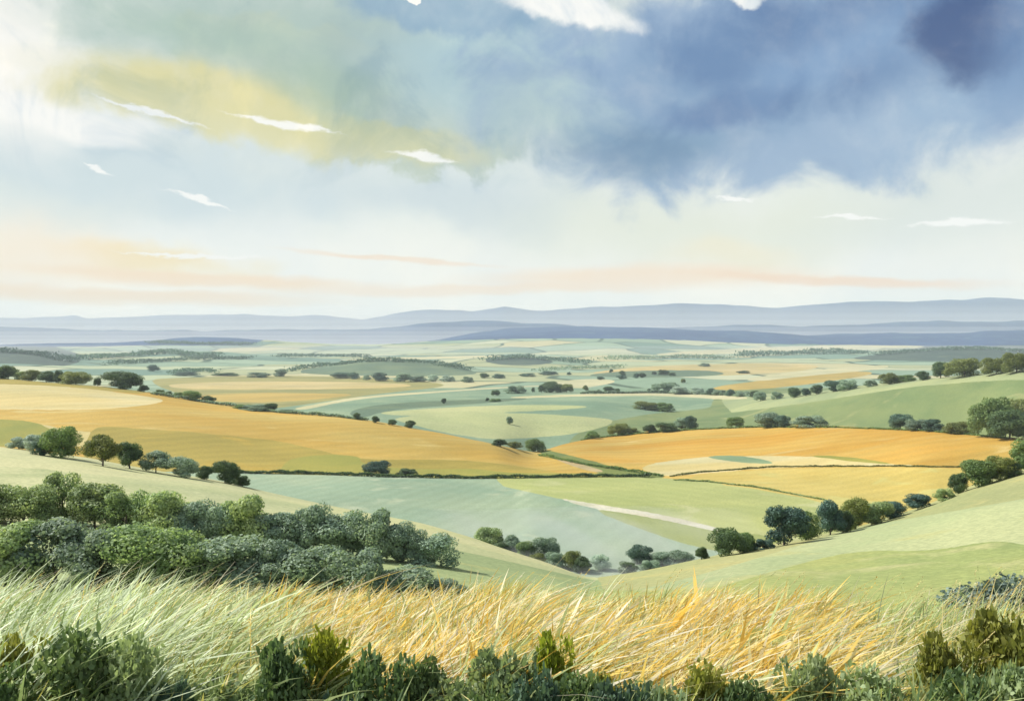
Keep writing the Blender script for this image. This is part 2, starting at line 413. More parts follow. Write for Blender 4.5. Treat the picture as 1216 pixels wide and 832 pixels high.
# (object name, material, knot range lo..hi, polygon in sight-line coordinates or None for the whole span)
BIG = [(-3000, -3000), (5000, -3000), (5000, 9000), (-3000, 9000)]
FIELDS = [
    ('meadow', 'meadow_grass', 0, 3.0, BIG),
    ('hillside_pasture', 'lower_pasture', 3.0, 4.35, BIG),
    ('upper_pasture', 'pale_pasture', 3.0, 4.3, [(-3000, 300), (720, 300), (720, 690), (690, 686), (560, 656), (470, 640), (380, 632), (200, 640), (0, 640), (-3000, 640)]),
    ('pale_grass_strip', 'pale_strip', 3.0, 4.2, [(-3000, 300), (720, 300), (720, 690), (620, 664), (500, 632), (420, 613), (330, 593), (238, 573), (180, 570), (60, 557), (0, 553), (-3000, 553)]),
    ('right_hill_pasture', 'right_mid', 3.0, 4.35, [(705, 300), (3000, 300), (3000, 660), (1216, 646), (1182, 640), (1105, 654), (1013, 652), (922, 676), (840, 700), (760, 720), (705, 700)]),
    ('right_hill_crest_pasture', 'right_crest', 3.0, 4.35, [(700, 300), (3000, 300), (3000, 500), (1216, 592), (1100, 612), (1006, 628), (940, 650), (840, 680), (740, 705), (700, 695)]),
    ('right_hill_meadow', 'right_low', 3.0, 4.0, [(700, 700), (840, 701), (922, 677), (1013, 653), (1105, 655), (1182, 641), (1216, 647), (3000, 661), (3000, 9000), (700, 9000)]),
    ('valley_pasture', 'lower_pasture', 4.3, 5.0, BIG),
    ('kale_field', 'kale', 4.3, 6.0, BIG),
    ('young_barley_field', 'young_barley', 4.5, 6.0, [(545, 300), (3000, 300), (3000, 700), (880, 660), (840, 640), (760, 612), (660, 591), (560, 569)]),
    ('low_barley_field', 'barley_low', 4.5, 6.0, [(690, 600), (775, 612), (856, 630), (960, 640), (940, 660), (850, 656), (770, 632)]),
    ('ripe_barley_field', 'ripe_barley', 5.0, 6.0, [(826, 300), (3000, 300), (3000, 700), (1040, 640), (985, 596), (900, 581), (826, 571)]),
    ('white_lane', 'chalk', 4.5, 6.0, [(655, 589), (700, 597), (780, 609), (860, 628), (860, 633), (775, 614), (695, 602)]),
    ('wheat_hill', 'wheat', 6.0, 8.0, BIG),
    ('pale_wheat', 'wheat_pale', 6.0, 7.0, [(-3000, 456), (0, 456), (60, 458), (110, 462), (165, 469), (205, 476), (150, 484), (90, 487), (0, 486), (-3000, 486)]),
    ('olive_headland', 'wheat_olive', 6.6, 7.2, [(-3000, 300), (20, 300), (180, 464), (165, 468), (110, 461.5), (60, 457.5), (0, 455.5), (-3000, 456)]),
    ('pale_wheat', 'wheat_pale', 6.0, 7.0, [(-3000, 497), (0, 499), (55, 503), (80, 512), (180, 514), (180, 530), (60, 530), (-3000, 530)]),
    ('olive_wheat', 'wheat_olive', 6.0, 7.0, [(100, 506), (145, 507), (230, 513), (300, 520), (330, 523), (375, 533), (425, 546), (520, 545), (580, 548), (700, 566), (700, 600), (100, 600)]),
    ('grass_bank', 'wheat_green', 6.0, 7.0, [(375, 539), (430, 541), (425, 549), (470, 556), (520, 557), (570, 556), (600, 562), (770, 561), (770, 600), (330, 600), (330, 548)]),
    ('grass_bank', 'wheat_green', 6.0, 7.0, [(-100, 494), (0, 497), (40, 500), (60, 510), (90, 516), (90, 530), (-100, 530)]),
    ('golden_wheat_field', 'wheat_orange', 6.0, 7.4, [(650, 300), (3000, 300), (3000, 560), (1216, 562), (1150, 556), (1065, 552), (960, 541), (900, 541), (840, 541), (750, 553), (690, 545), (640, 541)]),
    ('stubble_field', 'wheat_pale', 6.0, 7.0, [(750, 553.5), (838, 541), (900, 541), (960, 541.5), (1065, 552), (1145, 553), (930, 553.5), (822, 563), (788, 566)]),
    ('bean_strip', 'bean_green', 6.0, 7.0, [(836, 541.5), (872, 540), (912, 546), (922, 551), (880, 549), (850, 545)]),
    ('bean_strip', 'wheat_green', 6.0, 7.0, [(950, 540.5), (1000, 541), (1035, 546), (1068, 551.5), (1020, 549), (985, 544)]),
    ('ripe_barley_field', 'ripe_barley', 6.0, 7.0, [(810, 570), (835, 562), (930, 556), (1060, 555), (1150, 556), (1400, 562), (1400, 640), (826, 580)]),
    ('green_verge', 'rough_green', 5.98, 7.0, [(626, 530), (650, 534), (700, 546), (735, 556), (775, 562), (795, 566), (770, 568), (700, 561), (655, 544)]),
    ('sand_track', 'sand_track', 5.98, 7.0, [(656, 544), (672, 546), (720, 559), (712, 561), (690, 556)]),
    ('plain_meadow', 'plain_green', 8.0, 11.0, BIG),
    ('hill_pasture', 'hill_pasture', 7.3, 10.0, [(860, 300), (3000, 300), (3000, 700), (690, 700), (672, 530), (684, 514), (720, 500), (780, 490), (830, 486), (852, 482)]),
    ('pale_hill_edge', 'hill_pale', 8.4, 9.6, [(840, 300), (3000, 300), (3000, 452), (1190, 451), (1090, 458), (1010, 470), (960, 478), (900, 486), (850, 492)]),
    ('farmland', 'patchwork', 10.0, 13.0, BIG),
    ('stubble_plain', 'plain_olive', 8.0, 11.3, [(168, 451), (215, 448), (300, 446), (420, 447), (500, 452), (540, 458), (460, 466), (395, 475), (350, 482), (310, 486), (230, 474)]),
    ('ploughed_strip', 'plain_peach', 8.0, 11.3, [(190, 456), (300, 452), (470, 454), (500, 459), (400, 462), (300, 462), (215, 462)]),
    ('ploughed_strip', 'plain_gold', 8.0, 11.3, [(215, 470), (300, 466), (380, 467), (430, 468), (380, 474), (310, 478), (250, 476)]),
    ('farm_road', 'plain_cream', 8.0, 10.8, [(345, 485), (385, 478), (430, 470), (520, 464), (600, 459), (680, 456), (680, 457), (600, 460.3), (520, 466), (440, 472), (400, 478), (360, 487)]),
    ('bright_meadow', 'plain_pale', 8.0, 10.6, [(460, 496), (520, 492), (600, 489), (690, 494), (740, 499), (690, 515), (600, 522), (560, 519), (520, 512), (490, 504)]),
    ('bright_meadow', 'plain_pale', 8.0, 10.6, [(440, 490), (520, 484), (620, 480), (720, 482), (640, 488), (540, 491), (480, 494)]),
    ('clover_field', 'plain_dark', 8.0, 10.6, [(412, 492), (425, 484), (470, 478), (560, 474), (640, 472), (600, 477), (520, 482), (455, 488), (430, 497)]),
    ('farm_road', 'plain_cream', 8.0, 10.8, [(600, 471), (690, 467.5), (780, 466), (900, 471.5), (870, 475), (800, 470), (700, 470), (610, 473)]),
    ('peach_field', 'plain_peach', 10.0, 12.0, [(690, 444), (740, 437), (800, 433), (900, 431), (980, 433), (960, 440), (870, 446), (760, 447)]),
    ('gold_field', 'plain_gold', 9.0, 12.0, [(840, 460), (900, 452), (960, 445), (1030, 440), (1040, 444), (990, 452), (930, 460), (860, 464)]),
    ('cream_field', 'plain_cream', 9.0, 12.0, [(880, 450), (940, 442), (1000, 436), (1060, 433), (1050, 438), (960, 446), (900, 453)]),
    ('cream_field', 'plain_cream', 10.0, 13.0, [(640, 455), (700, 449), (740, 452), (700, 460), (650, 464)]),
    ('green_knoll', 'plain_dark', 10.0, 12.0, [(690, 446), (730, 441), (800, 439), (850, 440), (866, 445), (800, 448), (730, 448)]),
    ('green_knoll', 'plain_dark', 10.0, 12.6, [(345, 442), (385, 434), (440, 427), (500, 427), (570, 441), (560, 446), (400, 446)]),
    ('cream_field', 'plain_cream', 11.0, 13.0, [(390, 428), (420, 426), (560, 422), (610, 421), (580, 425), (480, 427)]),
    ('cream_field', 'plain_cream', 11.0, 13.3, [(760, 421), (860, 414), (1000, 409), (1200, 412), (1000, 414), (900, 418), (820, 422)]),
    ('wooded_ridge', 'woodland_hill', 11.0, 13.0, [(-400, 405), (0, 405), (60, 410), (110, 425), (60, 440), (-400, 440)]),
    ('wooded_ridge', 'woodland_hill', 11.0, 13.0, [(1000, 426), (1050, 420), (1090, 413), (1140, 405), (1300, 405), (1500, 434), (1216, 432), (1120, 429), (1060, 428)]),
    ('wooded_ridge', 'woodland_hill', 11.0, 13.0, [(570, 427), (600, 423), (640, 425), (665, 430), (630, 434), (590, 433)]),
    ('distant_hills', 'hazed_blue_hill', 13.0, 18.1, BIG),
    ('wooded_down', 'hazed_blue_hill', 12.0, 13.0, [(-900, 300), (400, 300), (330, 409), (240, 410.5), (180, 409.5), (100, 412), (40, 411), (-900, 412)]),
    ('wooded_down', 'hazed_blue_hill', 12.0, 13.0, [(430, 409), (480, 406), (540, 404), (640, 401.5), (760, 402), (840, 405), (900, 408), (1000, 409), (1120, 411), (1216, 410), (2600, 410), (2600, 300), (400, 300)]),
]

def chaikin(poly, it=2):
    for _ in range(it):
        o = []
        for i in range(len(poly)):
            a, b = np.array(poly[i], float), np.array(poly[(i + 1) % len(poly)], float)
            k = 0.25 if np.abs(b - a).max() < 1000 else 0.0
            o += [tuple(a + (b - a) * (k or 0.0)), tuple(b - (b - a) * (k or 0.0))]
        poly = o
    return poly

def in_poly(px, py, poly):
    ins = np.zeros(px.shape, bool)
    n = len(poly)
    for i in range(n):
        x1, y1 = poly[i]; x2, y2 = poly[(i + 1) % n]
        if y1 == y2: continue
        c = ((y1 > py) != (y2 > py)) & (px < (x2 - x1) * (py - y1) / (y2 - y1) + x1)
        ins ^= c
    return ins

NR = len(TK)
fK = 0.5 * (TK[1:] + TK[:-1])[:, None] * np.ones((1, NC - 1))
def q(a): return 0.25 * (a[1:, 1:] + a[1:, :-1] + a[:-1, 1:] + a[:-1, :-1])
fU, fV = q(TU), q(TV)
fid = np.zeros(fK.shape, int)
for i, (nm, mt, lo, hi, poly) in enumerate(FIELDS):
    sel = (fK >= lo) & (fK < hi)
    if poly is not BIG:
        sel &= in_poly(fU, fV, chaikin(poly))
    fid[sel] = i
# round the stair steps along field edges (in plan), then lift back to the surface by moving along it
gx, gy, gz = TX.copy(), TY.copy(), TZ.copy()
bd = np.zeros((NR, NC), bool)
d1 = fid[1:, :] != fid[:-1, :]; d2 = fid[:, 1:] != fid[:, :-1]
bd[1:-1, :-1] |= d1; bd[1:-1, 1:] |= d1
bd[:-1, 1:-1] |= d2; bd[1:, 1:-1] |= d2
bd[0] = bd[-1] = False; bd[:, 0] = bd[:, -1] = False
for it in range(6):
    for arr in (gx, gy, gz):
        num = np.zeros_like(arr); den = np.zeros_like(arr)
        for (sl, sl2, e) in ((np.s_[1:, :], np.s_[:-1, :], None), (np.s_[:, 1:], np.s_[:, :-1], None)):
            both = bd[sl] & bd[sl2]
            num[sl] += arr[sl2] * both; den[sl] += both
            num[sl2] += arr[sl] * both; den[sl2] += both
        ok = bd & (den >= 2)
        arr[ok] = 0.5 * arr[ok] + 0.5 * num[ok] / den[ok]
P = np.stack([gx, gy, gz], -1).reshape(-1, 3)
ii = (np.arange(NR - 1)[:, None] * NC + np.arange(NC - 1)[None, :])
Q = np.stack([ii, ii + 1, ii + NC + 1, ii + NC], -1).reshape(-1, 4)
ff = fid.reshape(-1)
for i, (nm, mt, lo, hi, poly) in enumerate(FIELDS):
    sel = Q[ff == i]
    if not len(sel): continue
    uq, inv = np.unique(sel, return_inverse=True)
    me = mesh_quads(nm, P[uq], inv.reshape(-1, 4), MATS[mt], smooth=True)
    o = add_obj(nm, me)
    o["kind"] = "structure"

# ------------------------------------------------------------------ leaves
def rand_unit(n):
    v = rng.normal(size=(n, 3)); return v / np.linalg.norm(v, axis=1, keepdims=True)

def leaf_quads(c, nrm, size, aspect=1.5):
    n = len(c)
    t = np.cross(nrm, rand_unit(n)); t /= np.linalg.norm(t, axis=1, keepdims=True) + 1e-9
    b = np.cross(nrm, t)
    s = np.asarray(size).reshape(-1, 1) * np.ones((n, 1))
    a = t * s * 0.5 * aspect; w_ = b * s * 0.5
    V = np.stack([c - a, c + w_ - 0.1 * a, c + a, c - w_ - 0.1 * a], 1).reshape(-1, 3)
    Qd = np.arange(4 * n).reshape(-1, 4)
    return V, Qd

def crown_mesh(name, seed, n_lobes, n_leaves, leaf, flat=1.0, base=0.06, spread=0.30, ragged=0.25):
    """foliage of a broadleaf tree in a unit box: width 1, height 1, foot at 0"""
    r = np.random.default_rng(seed)
    C, Rr = [], []
    for i in range(n_lobes):
        a = r.random() * 2 * np.pi
        h = base + 0.14 + (0.86 - base - 0.14) * r.random() ** 0.8
        env = math.sqrt(max(0.04, 1 - ((h - 0.36) / 0.62) ** 2))
        d = spread * env * math.sqrt(r.random()) * 1.2
        C.append((d * math.cos(a), d * math.sin(a), h)); Rr.append((0.13 + 0.11 * r.random()) * (0.75 + 0.4 * env))
    C = np.array(C); Rr = np.array(Rr)
    k = r.integers(0, n_lobes, n_leaves)
    d = r.normal(size=(n_leaves, 3)); d /= np.linalg.norm(d, axis=1, keepdims=True)
    rad = 1 - ragged * r.random(n_leaves) ** 0.7 + 0.16 * r.random(n_leaves) ** 4
    p = C[k] + d * (Rr[k] * rad)[:, None] * np.array([1.12, 1.12, 0.95 * flat])
    keep = p[:, 2] > 0.0
    p, d = p[keep], d[keep]
    nn = d + 0.7 * rand_unit(len(d)); nn /= np.linalg.norm(nn, axis=1, keepdims=True)
    V, Qd = leaf_quads(p, nn, leaf * (0.6 + 0.8 * r.random(len(p))))
    zmax = np.quantile(V[:, 2], 0.997); V[:, 2] /= zmax
    wx = np.quantile(np.abs(V[:, 0]), 0.99) * 2; wy = np.quantile(np.abs(V[:, 1]), 0.99) * 2
    V[:, 0] /= wx; V[:, 1] /= wy
    return mesh_quads(name, V, Qd)

def tube(path, radii, sides=7):
    V, Qd = [], []
    path = np.array(path, float)
    for i, p in enumerate(path):
        t = path[min(i + 1, len(path) - 1)] - path[max(i - 1, 0)]
        t /= np.linalg.norm(t)
        a = np.cross(t, (0.31, 0.95, 0.1)); a /= np.linalg.norm(a); b = np.cross(t, a)
        for k in range(sides):
            th = 2 * math.pi * k / sides
            V.append(p + radii[i] * (math.cos(th) * a + math.sin(th) * b))
    for i in range(len(path) - 1):
        for k in range(sides):
            Qd.append((i * sides + k, i * sides + (k + 1) % sides, (i + 1) * sides + (k + 1) % sides, (i + 1) * sides + k))
    return V, Qd

def trunk_mesh(name, seed):
    r = random.Random(seed)
    V, Qd = [], []
    def addt(p, rr):
        v, qd = tube(p, rr); o = len(V); V.extend(v); Qd.extend([tuple(i + o for i in f) for f in qd])
    addt([(0, 0, -0.06), (0.005, 0, 0.08), (0.015, 0.01, 0.25), (0.0, 0.0, 0.5), (0.01, 0, 0.72)], [0.045, 0.034, 0.028, 0.02, 0.008])
    for i in range(6):
        a = r.random() * 6.28; h = 0.16 + 0.07 * i
        addt([(0.01, 0, h), (0.12 * math.cos(a), 0.12 * math.sin(a), h + 0.12), (0.26 * math.cos(a), 0.26 * math.sin(a), h + 0.2)], [0.018, 0.012, 0.004])
    return mesh_quads(name, np.array(V), np.array(Qd), MATS['bark'], smooth=True)

MATS['bark'] = plain_mat('bark', (0.11, 0.09, 0.07))
LEAF = {
    'dark green': leaf_mat('foliage_dark_green', (0.035, 0.060, 0.030), (0.055, 0.085, 0.036)),
    'olive green': leaf_mat('foliage_olive', (0.075, 0.095, 0.028), (0.11, 0.125, 0.042)),
    'mid green': leaf_mat('foliage_mid_green', (0.065, 0.105, 0.040), (0.095, 0.135, 0.050)),
    'pale green': leaf_mat('foliage_pale_green', (0.13, 0.18, 0.085), (0.18, 0.22, 0.11)),
    'blue-green': leaf_mat('foliage_blue_green', (0.040, 0.075, 0.060), (0.060, 0.100, 0.075), 0.25),
    'grey-green': leaf_mat('foliage_grey_green', (0.10, 0.145, 0.11), (0.135, 0.18, 0.135), 0.25),
    'silvery grey': leaf_mat('foliage_silver', (0.17, 0.22, 0.20), (0.22, 0.27, 0.24), 0.25),
    'yellow-green': leaf_mat('foliage_yellow_green', (0.17, 0.20, 0.03), (0.25, 0.26, 0.04), 0.4),
    'soft green': leaf_mat('foliage_soft_green', (0.125, 0.180, 0.090), (0.165, 0.215, 0.110), 0.45),  # lightened leaf colour standing in for mist over the thicket
    'misty green': leaf_mat('foliage_misty_green', (0.115, 0.160, 0.122), (0.150, 0.195, 0.148), 0.42),  # mist of the thicket painted into the leaf colour
    'teal': leaf_mat('foliage_teal', (0.026, 0.055, 0.048), (0.044, 0.080, 0.064), 0.2),
}
CROWNS = {
    'round': [crown_mesh('crown_round', 11 + i, 24, 11500, 0.034, base=0.0, spread=0.34, ragged=0.32) for i in range(4)],
    'spreading': [crown_mesh('crown_spreading', 31 + i, 26, 12500, 0.032, base=-0.02, spread=0.40, ragged=0.3) for i in range(4)],
    'ragged': [crown_mesh('crown_ragged', 51 + i, 22, 10500, 0.034, base=0.0, spread=0.38, ragged=0.45) for i in range(4)],
    'low': [crown_mesh('crown_low', 71 + i, 22, 10000, 0.036, base=-0.08, spread=0.42) for i in range(3)],
}
TRUNKS = [trunk_mesh('trunk', 5 + i) for i in range(3)]
for L in list(CROWNS.values()):
    for me in L: me.materials.append(LEAF['dark green'])

ORD = ['first', 'second', 'third', 'fourth', 'fifth', 'sixth', 'seventh', 'eighth', 'ninth', 'tenth', 'eleventh', 'twelfth', 'thirteenth', 'fourteenth', 'fifteenth', 'sixteenth', 'seventeenth', 'eighteenth', 'nineteenth', 'twentieth',
       'twenty-first', 'twenty-second', 'twenty-third', 'twenty-fourth']
cnt = 0
def put_tree(u, v, w_, h, colour, shape, ya, yb, label, group, name='tree', sink=0.0):
    global cnt
    x, y, z = place(u, v, ya, yb)
    W, H = w_ * y / F, h * y / F
    rnd = random.Random(cnt * 7 + 3); cnt += 1
    root = bpy.data.objects.new(name, None)
    col.objects.link(root)
    root.location = (x, y, z - sink * H)
    root.rotation_euler = (0, 0, 0)
    cat = 'tree' if name == 'tree' else 'shrub'
    tag(root, label, cat, group)
    me = rnd.choice(CROWNS[shape])
    c = bpy.data.objects.new('crown' if name == 'tree' else 'foliage', me)
    col.objects.link(c); c.parent = root
    c.scale = (W * rnd.choice((-1, 1)), max(W * 0.85, H * 0.7), H)
    c.rotation_euler = (0, 0, rnd.choice((0, math.pi)) + rnd.uniform(-0.25, 0.25))
    c.material_slots[0].link = 'OBJECT'; c.material_slots[0].material = LEAF[colour]
    t = bpy.data.objects.new('trunk' if name == 'tree' else 'stem', rnd.choice(TRUNKS))
    col.objects.link(t); t.parent = root
    k = min(W, H)
    t.scale = (k * 0.9, k * 0.9, H * 0.8); t.rotation_euler = (0, 0, rnd.uniform(0, 6.28))
    return root

def tree_row(where, group, ya, yb, items, name='tree'):
    items = sorted(items, key=lambda i: i[0])
    n = len(items)
    for k, it in enumerate(items):
        u, v, w_, h, colour, shape = it
        noun = 'tree' if name == 'tree' else 'bush'
        size = 'tall' if h >= 1.15 * w_ else ('wide' if w_ > 1.7 * h else '')
        pos = 'leftmost' if k == 0 else ('rightmost' if k == n - 1 else ORD[k] + ' from the left')
        adj = ' '.join(a for a in (size, colour, shape if shape != size else '') if a)
        put_tree(u, v, w_, h, colour, shape, ya, yb, f"{adj} {noun}, {pos} {where}", group, name)
SO, MI, DG, OL, MG, PG, BG, GG, SG, YG, TE = 'soft green', 'misty green', 'dark green', 'olive green', 'mid green', 'pale green', 'blue-green', 'grey-green', 'silvery grey', 'yellow-green', 'teal'

tree_row('on the wheat hill crest', 'trees on the wheat hill crest', 560, 960, [
    (-8, 449, 20, 14, MG, 'round'), (10, 449, 24, 16, MG, 'round'), (24, 450, 14, 10, PG, 'low'), (37, 451, 24, 13, OL, 'round'), (55, 452, 21, 13, DG, 'round'), (70, 453, 14, 15, DG, 'round'), (90, 455, 36, 15, OL, 'spreading'),
    (116, 457, 9, 10, DG, 'round'), (143, 461, 46, 20, DG, 'spreading'), (171, 465, 13, 8, DG, 'round'), (189, 467, 14, 5, MG, 'low'), (201, 469, 10, 5, DG, 'low'), (212, 471, 14, 6, MG, 'low'), (227, 475, 21, 11, MG, 'spreading'),
    (247, 478, 19, 8, DG, 'low'), (290, 485, 24, 5, MG, 'low'), (306, 487, 40, 7, GG, 'low'), (321, 488, 18, 9, DG, 'round'), (340, 490, 24, 4, GG, 'low'),
    (424, 498, 9, 8, DG, 'round'), (446, 502, 9, 8, DG, 'round'), (466, 505, 10, 7, DG, 'round'), (487, 508, 13, 9, DG, 'round')])
tree_row('where the two wheat fields meet', 'trees where the wheat fields meet', 620, 800, [
    (594, 530, 19, 9, DG, 'round'), (611, 532, 19, 8, OL, 'round'), (634, 536, 26, 15, MG, 'spreading')])
tree_row('behind the golden wheat field', 'trees behind the golden wheat field', 520, 1000, [
    (704, 521, 17, 9, MG, 'round'), (735, 517, 26, 14, OL, 'spreading'), (752, 515, 18, 7, OL, 'low'), (771, 514, 17, 10, DG, 'round'), (790, 513, 25, 11, DG, 'spreading'), (810, 510, 19, 14, GG, 'round'), (820, 510, 17, 16, BG, 'round'),
    (874, 507, 22, 12, MG, 'round'), (913, 507, 42, 17, GG, 'spreading'), (930, 507, 20, 14, BG, 'round'), (962, 507, 42, 13, GG, 'low'), (1069, 510, 30, 18, BG, 'round'), (1090, 511, 34, 13, GG, 'low'), (1109, 512, 28, 14, BG, 'low'),
    (1140, 515, 36, 14, OL, 'low'), (1178, 519, 50, 46, MG, 'spreading'), (1199, 521, 46, 34, DG, 'round'), (1210, 519, 30, 44, OL, 'round')])
tree_row('along the green hill top', 'trees along the green hill top', 850, 1500, [
    (903, 476, 16, 11, GG, 'round'), (922, 474, 15, 9, GG, 'low'), (943, 472, 15, 12, DG, 'round'), (957, 470, 11, 9, BG, 'round'), (970, 468, 14, 11, DG, 'round'), (990, 465, 24, 13, BG, 'spreading'), (1006, 463, 26, 12, GG, 'low'), (1034, 459, 16, 8, GG, 'low'),
    (1056, 456, 28, 13, OL, 'spreading'), (1078, 453, 24, 8, MG, 'low'), (1096, 451.5, 16, 11, DG, 'round'), (1117, 449, 22, 19, DG, 'round'), (1145, 447, 46, 21, OL, 'spreading'), (1183, 444, 34, 19, OL, 'spreading'), (1207, 442, 34, 23, OL, 'spreading'), (1240, 439, 34, 22, MG, 'round')])
tree_row('atop the pale left pasture', 'trees atop the pale left pasture', 150, 245, [
    (22, 531, 26, 14, SG, 'low'), (40, 536, 24, 20, SG, 'round'), (47, 540, 24, 16, BG, 'low'), (72, 543, 46, 36, MG, 'spreading'), (122, 553, 42, 36, OL, 'ragged'), (154, 556, 34, 31, DG, 'ragged'), (185, 561, 38, 25, GG, 'ragged'), (215, 566, 36, 23, GG, 'spreading'),
    (243, 569, 20, 16, DG, 'round'), (267, 573, 32, 25, DG, 'spreading'), (288, 577, 24, 12, DG, 'low')])
tree_row('on the hedge below the wheat hill', 'trees on the hedge below the wheat hill', 540, 620, [
    (447, 563, 32, 16, TE, 'spreading'), (482, 564, 26, 8, DG, 'low')])
tree_row('in the valley bottom clump', 'trees in the valley bottom clump', 250, 460, [
    (579, 656, 36, 30, PG, 'round'), (594, 662, 27, 18, DG, 'round'), (607, 658, 24, 22, GG, 'round'), (625, 664, 26, 20, MG, 'round'), (647, 663, 32, 24, GG, 'spreading'), (660, 675, 28, 19, GG, 'low'), (679, 676, 22, 22, OL, 'round'), (692, 679, 22, 18, DG, 'round'),
    (713, 676, 24, 18, SG, 'round'), (745, 681, 24, 13, DG, 'low'), (772, 680, 28, 15, GG, 'low'), (761, 670, 34, 22, BG, 'round'), (786, 672, 28, 16, GG, 'round'), (808, 672, 30, 18, GG, 'round'), (640, 672, 26, 14, OL, 'low')])
tree_row('along the right hill edge', 'trees along the right hill edge', 150, 250, [
    (833, 664, 16, 15, DG, 'round'), (866, 659, 48, 31, DG, 'spreading'), (885, 655, 26, 22, MG, 'round'), (907, 652, 26, 12, TE, 'low'), (931, 647, 50, 46, TE, 'ragged'), (957, 641, 34, 34, MG, 'round'), (986, 635, 30, 40, TE, 'round'), (1001, 632, 28, 26, DG, 'round'),
    (1016, 628, 32, 36, OL, 'spreading'), (1040, 622, 44, 26, PG, 'spreading'), (1057, 616, 36, 20, TE, 'round'), (1090, 605, 30, 18, TE, 'round'), (1122, 594, 24, 14, PG, 'low'), (1138, 586, 22, 24, DG, 'ragged'), (1162, 578, 42, 32, MG, 'round'), (1188, 570, 42, 28, OL, 'spreading'),
    (1203, 566, 28, 16, DG, 'low'), (1219, 560, 34, 38, MG, 'round')])
tree_row('scattered over the plain meadows', 'trees scattered over the plain meadows', 1000, 2400, [
    (589, 470, 11, 7, DG, 'round'), (579, 476, 5, 4, DG, 'round'), (588, 476.5, 15, 3.5, MG, 'low'), (527, 479, 6, 6, DG, 'round'), (612, 467, 26, 9, GG, 'low'), (633, 466, 4, 6, DG, 'round'), (643, 466, 9, 9, DG, 'round'), (655, 466, 28, 13, DG, 'spreading'), (673, 466, 15, 10, OL, 'round'),
    (695, 463.5, 7, 6, OL, 'round'), (711, 466, 5, 3.5, DG, 'round'), (723, 466, 14, 7, DG, 'round'), (733, 466, 7, 5, DG, 'round'), (771, 466, 6, 5, GG, 'round'), (790, 464, 32, 10, GG, 'spreading'), (805, 468, 24, 9, SG, 'low'), (811, 455, 6, 5, OL, 'round'),
    (605, 504, 8, 9, GG, 'round'), (787, 488, 26, 10, MG, 'low'), (766, 486, 34, 9, OL, 'low')])
tree_row('along the lane below the green hill', 'trees along the lane below the green hill', 1200, 2400, [
    (826, 468, 22, 8, SG, 'low'), (844, 469, 11, 8, BG, 'round'), (855, 469, 20, 6, GG, 'low'), (868, 470, 11, 8, BG, 'round'), (882, 470.5, 22, 6, GG, 'low'), (897, 472, 12, 8, DG, 'round')])
tree_row('under the far dark knoll', 'trees under the far dark knoll', 1900, 3300, [
    (182, 441, 14, 8, BG, 'round'), (221, 446, 30, 5, BG, 'low'), (270, 446, 34, 3.5, DG, 'low'), (306, 448, 28, 6, GG, 'low'), (333, 447, 16, 9, GG, 'round'), (404, 449, 22, 7, BG, 'round'), (420, 450, 14, 8, BG, 'round'), (436, 451, 10, 6, GG, 'low'), (451, 452, 20, 10, BG, 'round'),
    (480, 453, 22, 10, GG, 'round'), (498, 453, 22, 7, GG, 'low'), (514, 453, 14, 8, SG, 'round'), (530, 453, 20, 7, SG, 'low'), (554, 454, 16, 7, GG, 'low'), (575, 449, 11, 6, DG, 'round'), (591, 449, 17, 5, BG, 'low')])
tree_row('on the far green knoll', 'trees on the far green knoll', 2300, 3400, [
    (627, 447, 20, 4, BG, 'low'), (650, 445, 24, 4.5, BG, 'low'), (676, 445, 6, 3.5, BG, 'low'), (726, 442, 5, 4, DG, 'round'), (739, 446, 8, 6, DG, 'round'), (777, 445, 6, 4, DG, 'round'), (788, 445, 13, 6, DG, 'spreading'), (798, 446, 10, 4, DG, 'low'),
    (713, 455, 9, 4, BG, 'round'), (738, 455, 13, 5, BG, 'round'), (756, 457, 9, 6, BG, 'round'), (763, 457, 8, 6, DG, 'round'), (836, 430, 14, 4, GG, 'low'), (883, 443, 16, 3, DG, 'low')])
# the bush thicket on the left slope
def thicket(rowname, ya, yb, pts):
    tree_row(rowname, 'bushes of the left thicket', ya, yb, [(u, v, w_ * 1.3, h, c_, s_) for u, v, w_, h, c_, s_ in pts], name='bush')
thicket("in the left thicket's top row", 110, 215, [
    (28, 622, 60, 46, PG, 'spreading'), (74, 620, 46, 58, PG, 'low'), (112, 626, 54, 52, PG, 'round'), (150, 634, 52, 50, SO, 'low'), (190, 640, 48, 56, PG, 'ragged'), (228, 648, 50, 48, GG, 'low'), (262, 655, 44, 48, GG, 'spreading'), (294, 660, 54, 62, PG, 'low'), (332, 666, 46, 46, GG, 'round'),
    (369, 670, 44, 58, GG, 'low'), (404, 676, 50, 50, GG, 'ragged'), (440, 684, 54, 58, MI, 'low'), (478, 690, 46, 46, GG, 'spreading'), (516, 696, 50, 36, GG, 'low'), (-20, 620, 60, 50, PG, 'round')])
thicket("in the left thicket's lower row", 62, 135, [
    (5, 690, 90, 70, PG, 'low'), (66, 694, 78, 74, MI, 'ragged'), (118, 698, 74, 70, MI, 'low'), (172, 700, 80, 74, SO, 'spreading'), (226, 702, 70, 66, SO, 'low'), (276, 704, 74, 64, MI, 'round'), (328, 706, 66, 62, GG, 'low'), (374, 708, 66, 58, MI, 'ragged'), (424, 712, 70, 58, MI, 'low'), (478, 712, 60, 36, MI, 'spreading'), (522, 712, 46, 24, GG, 'low')])

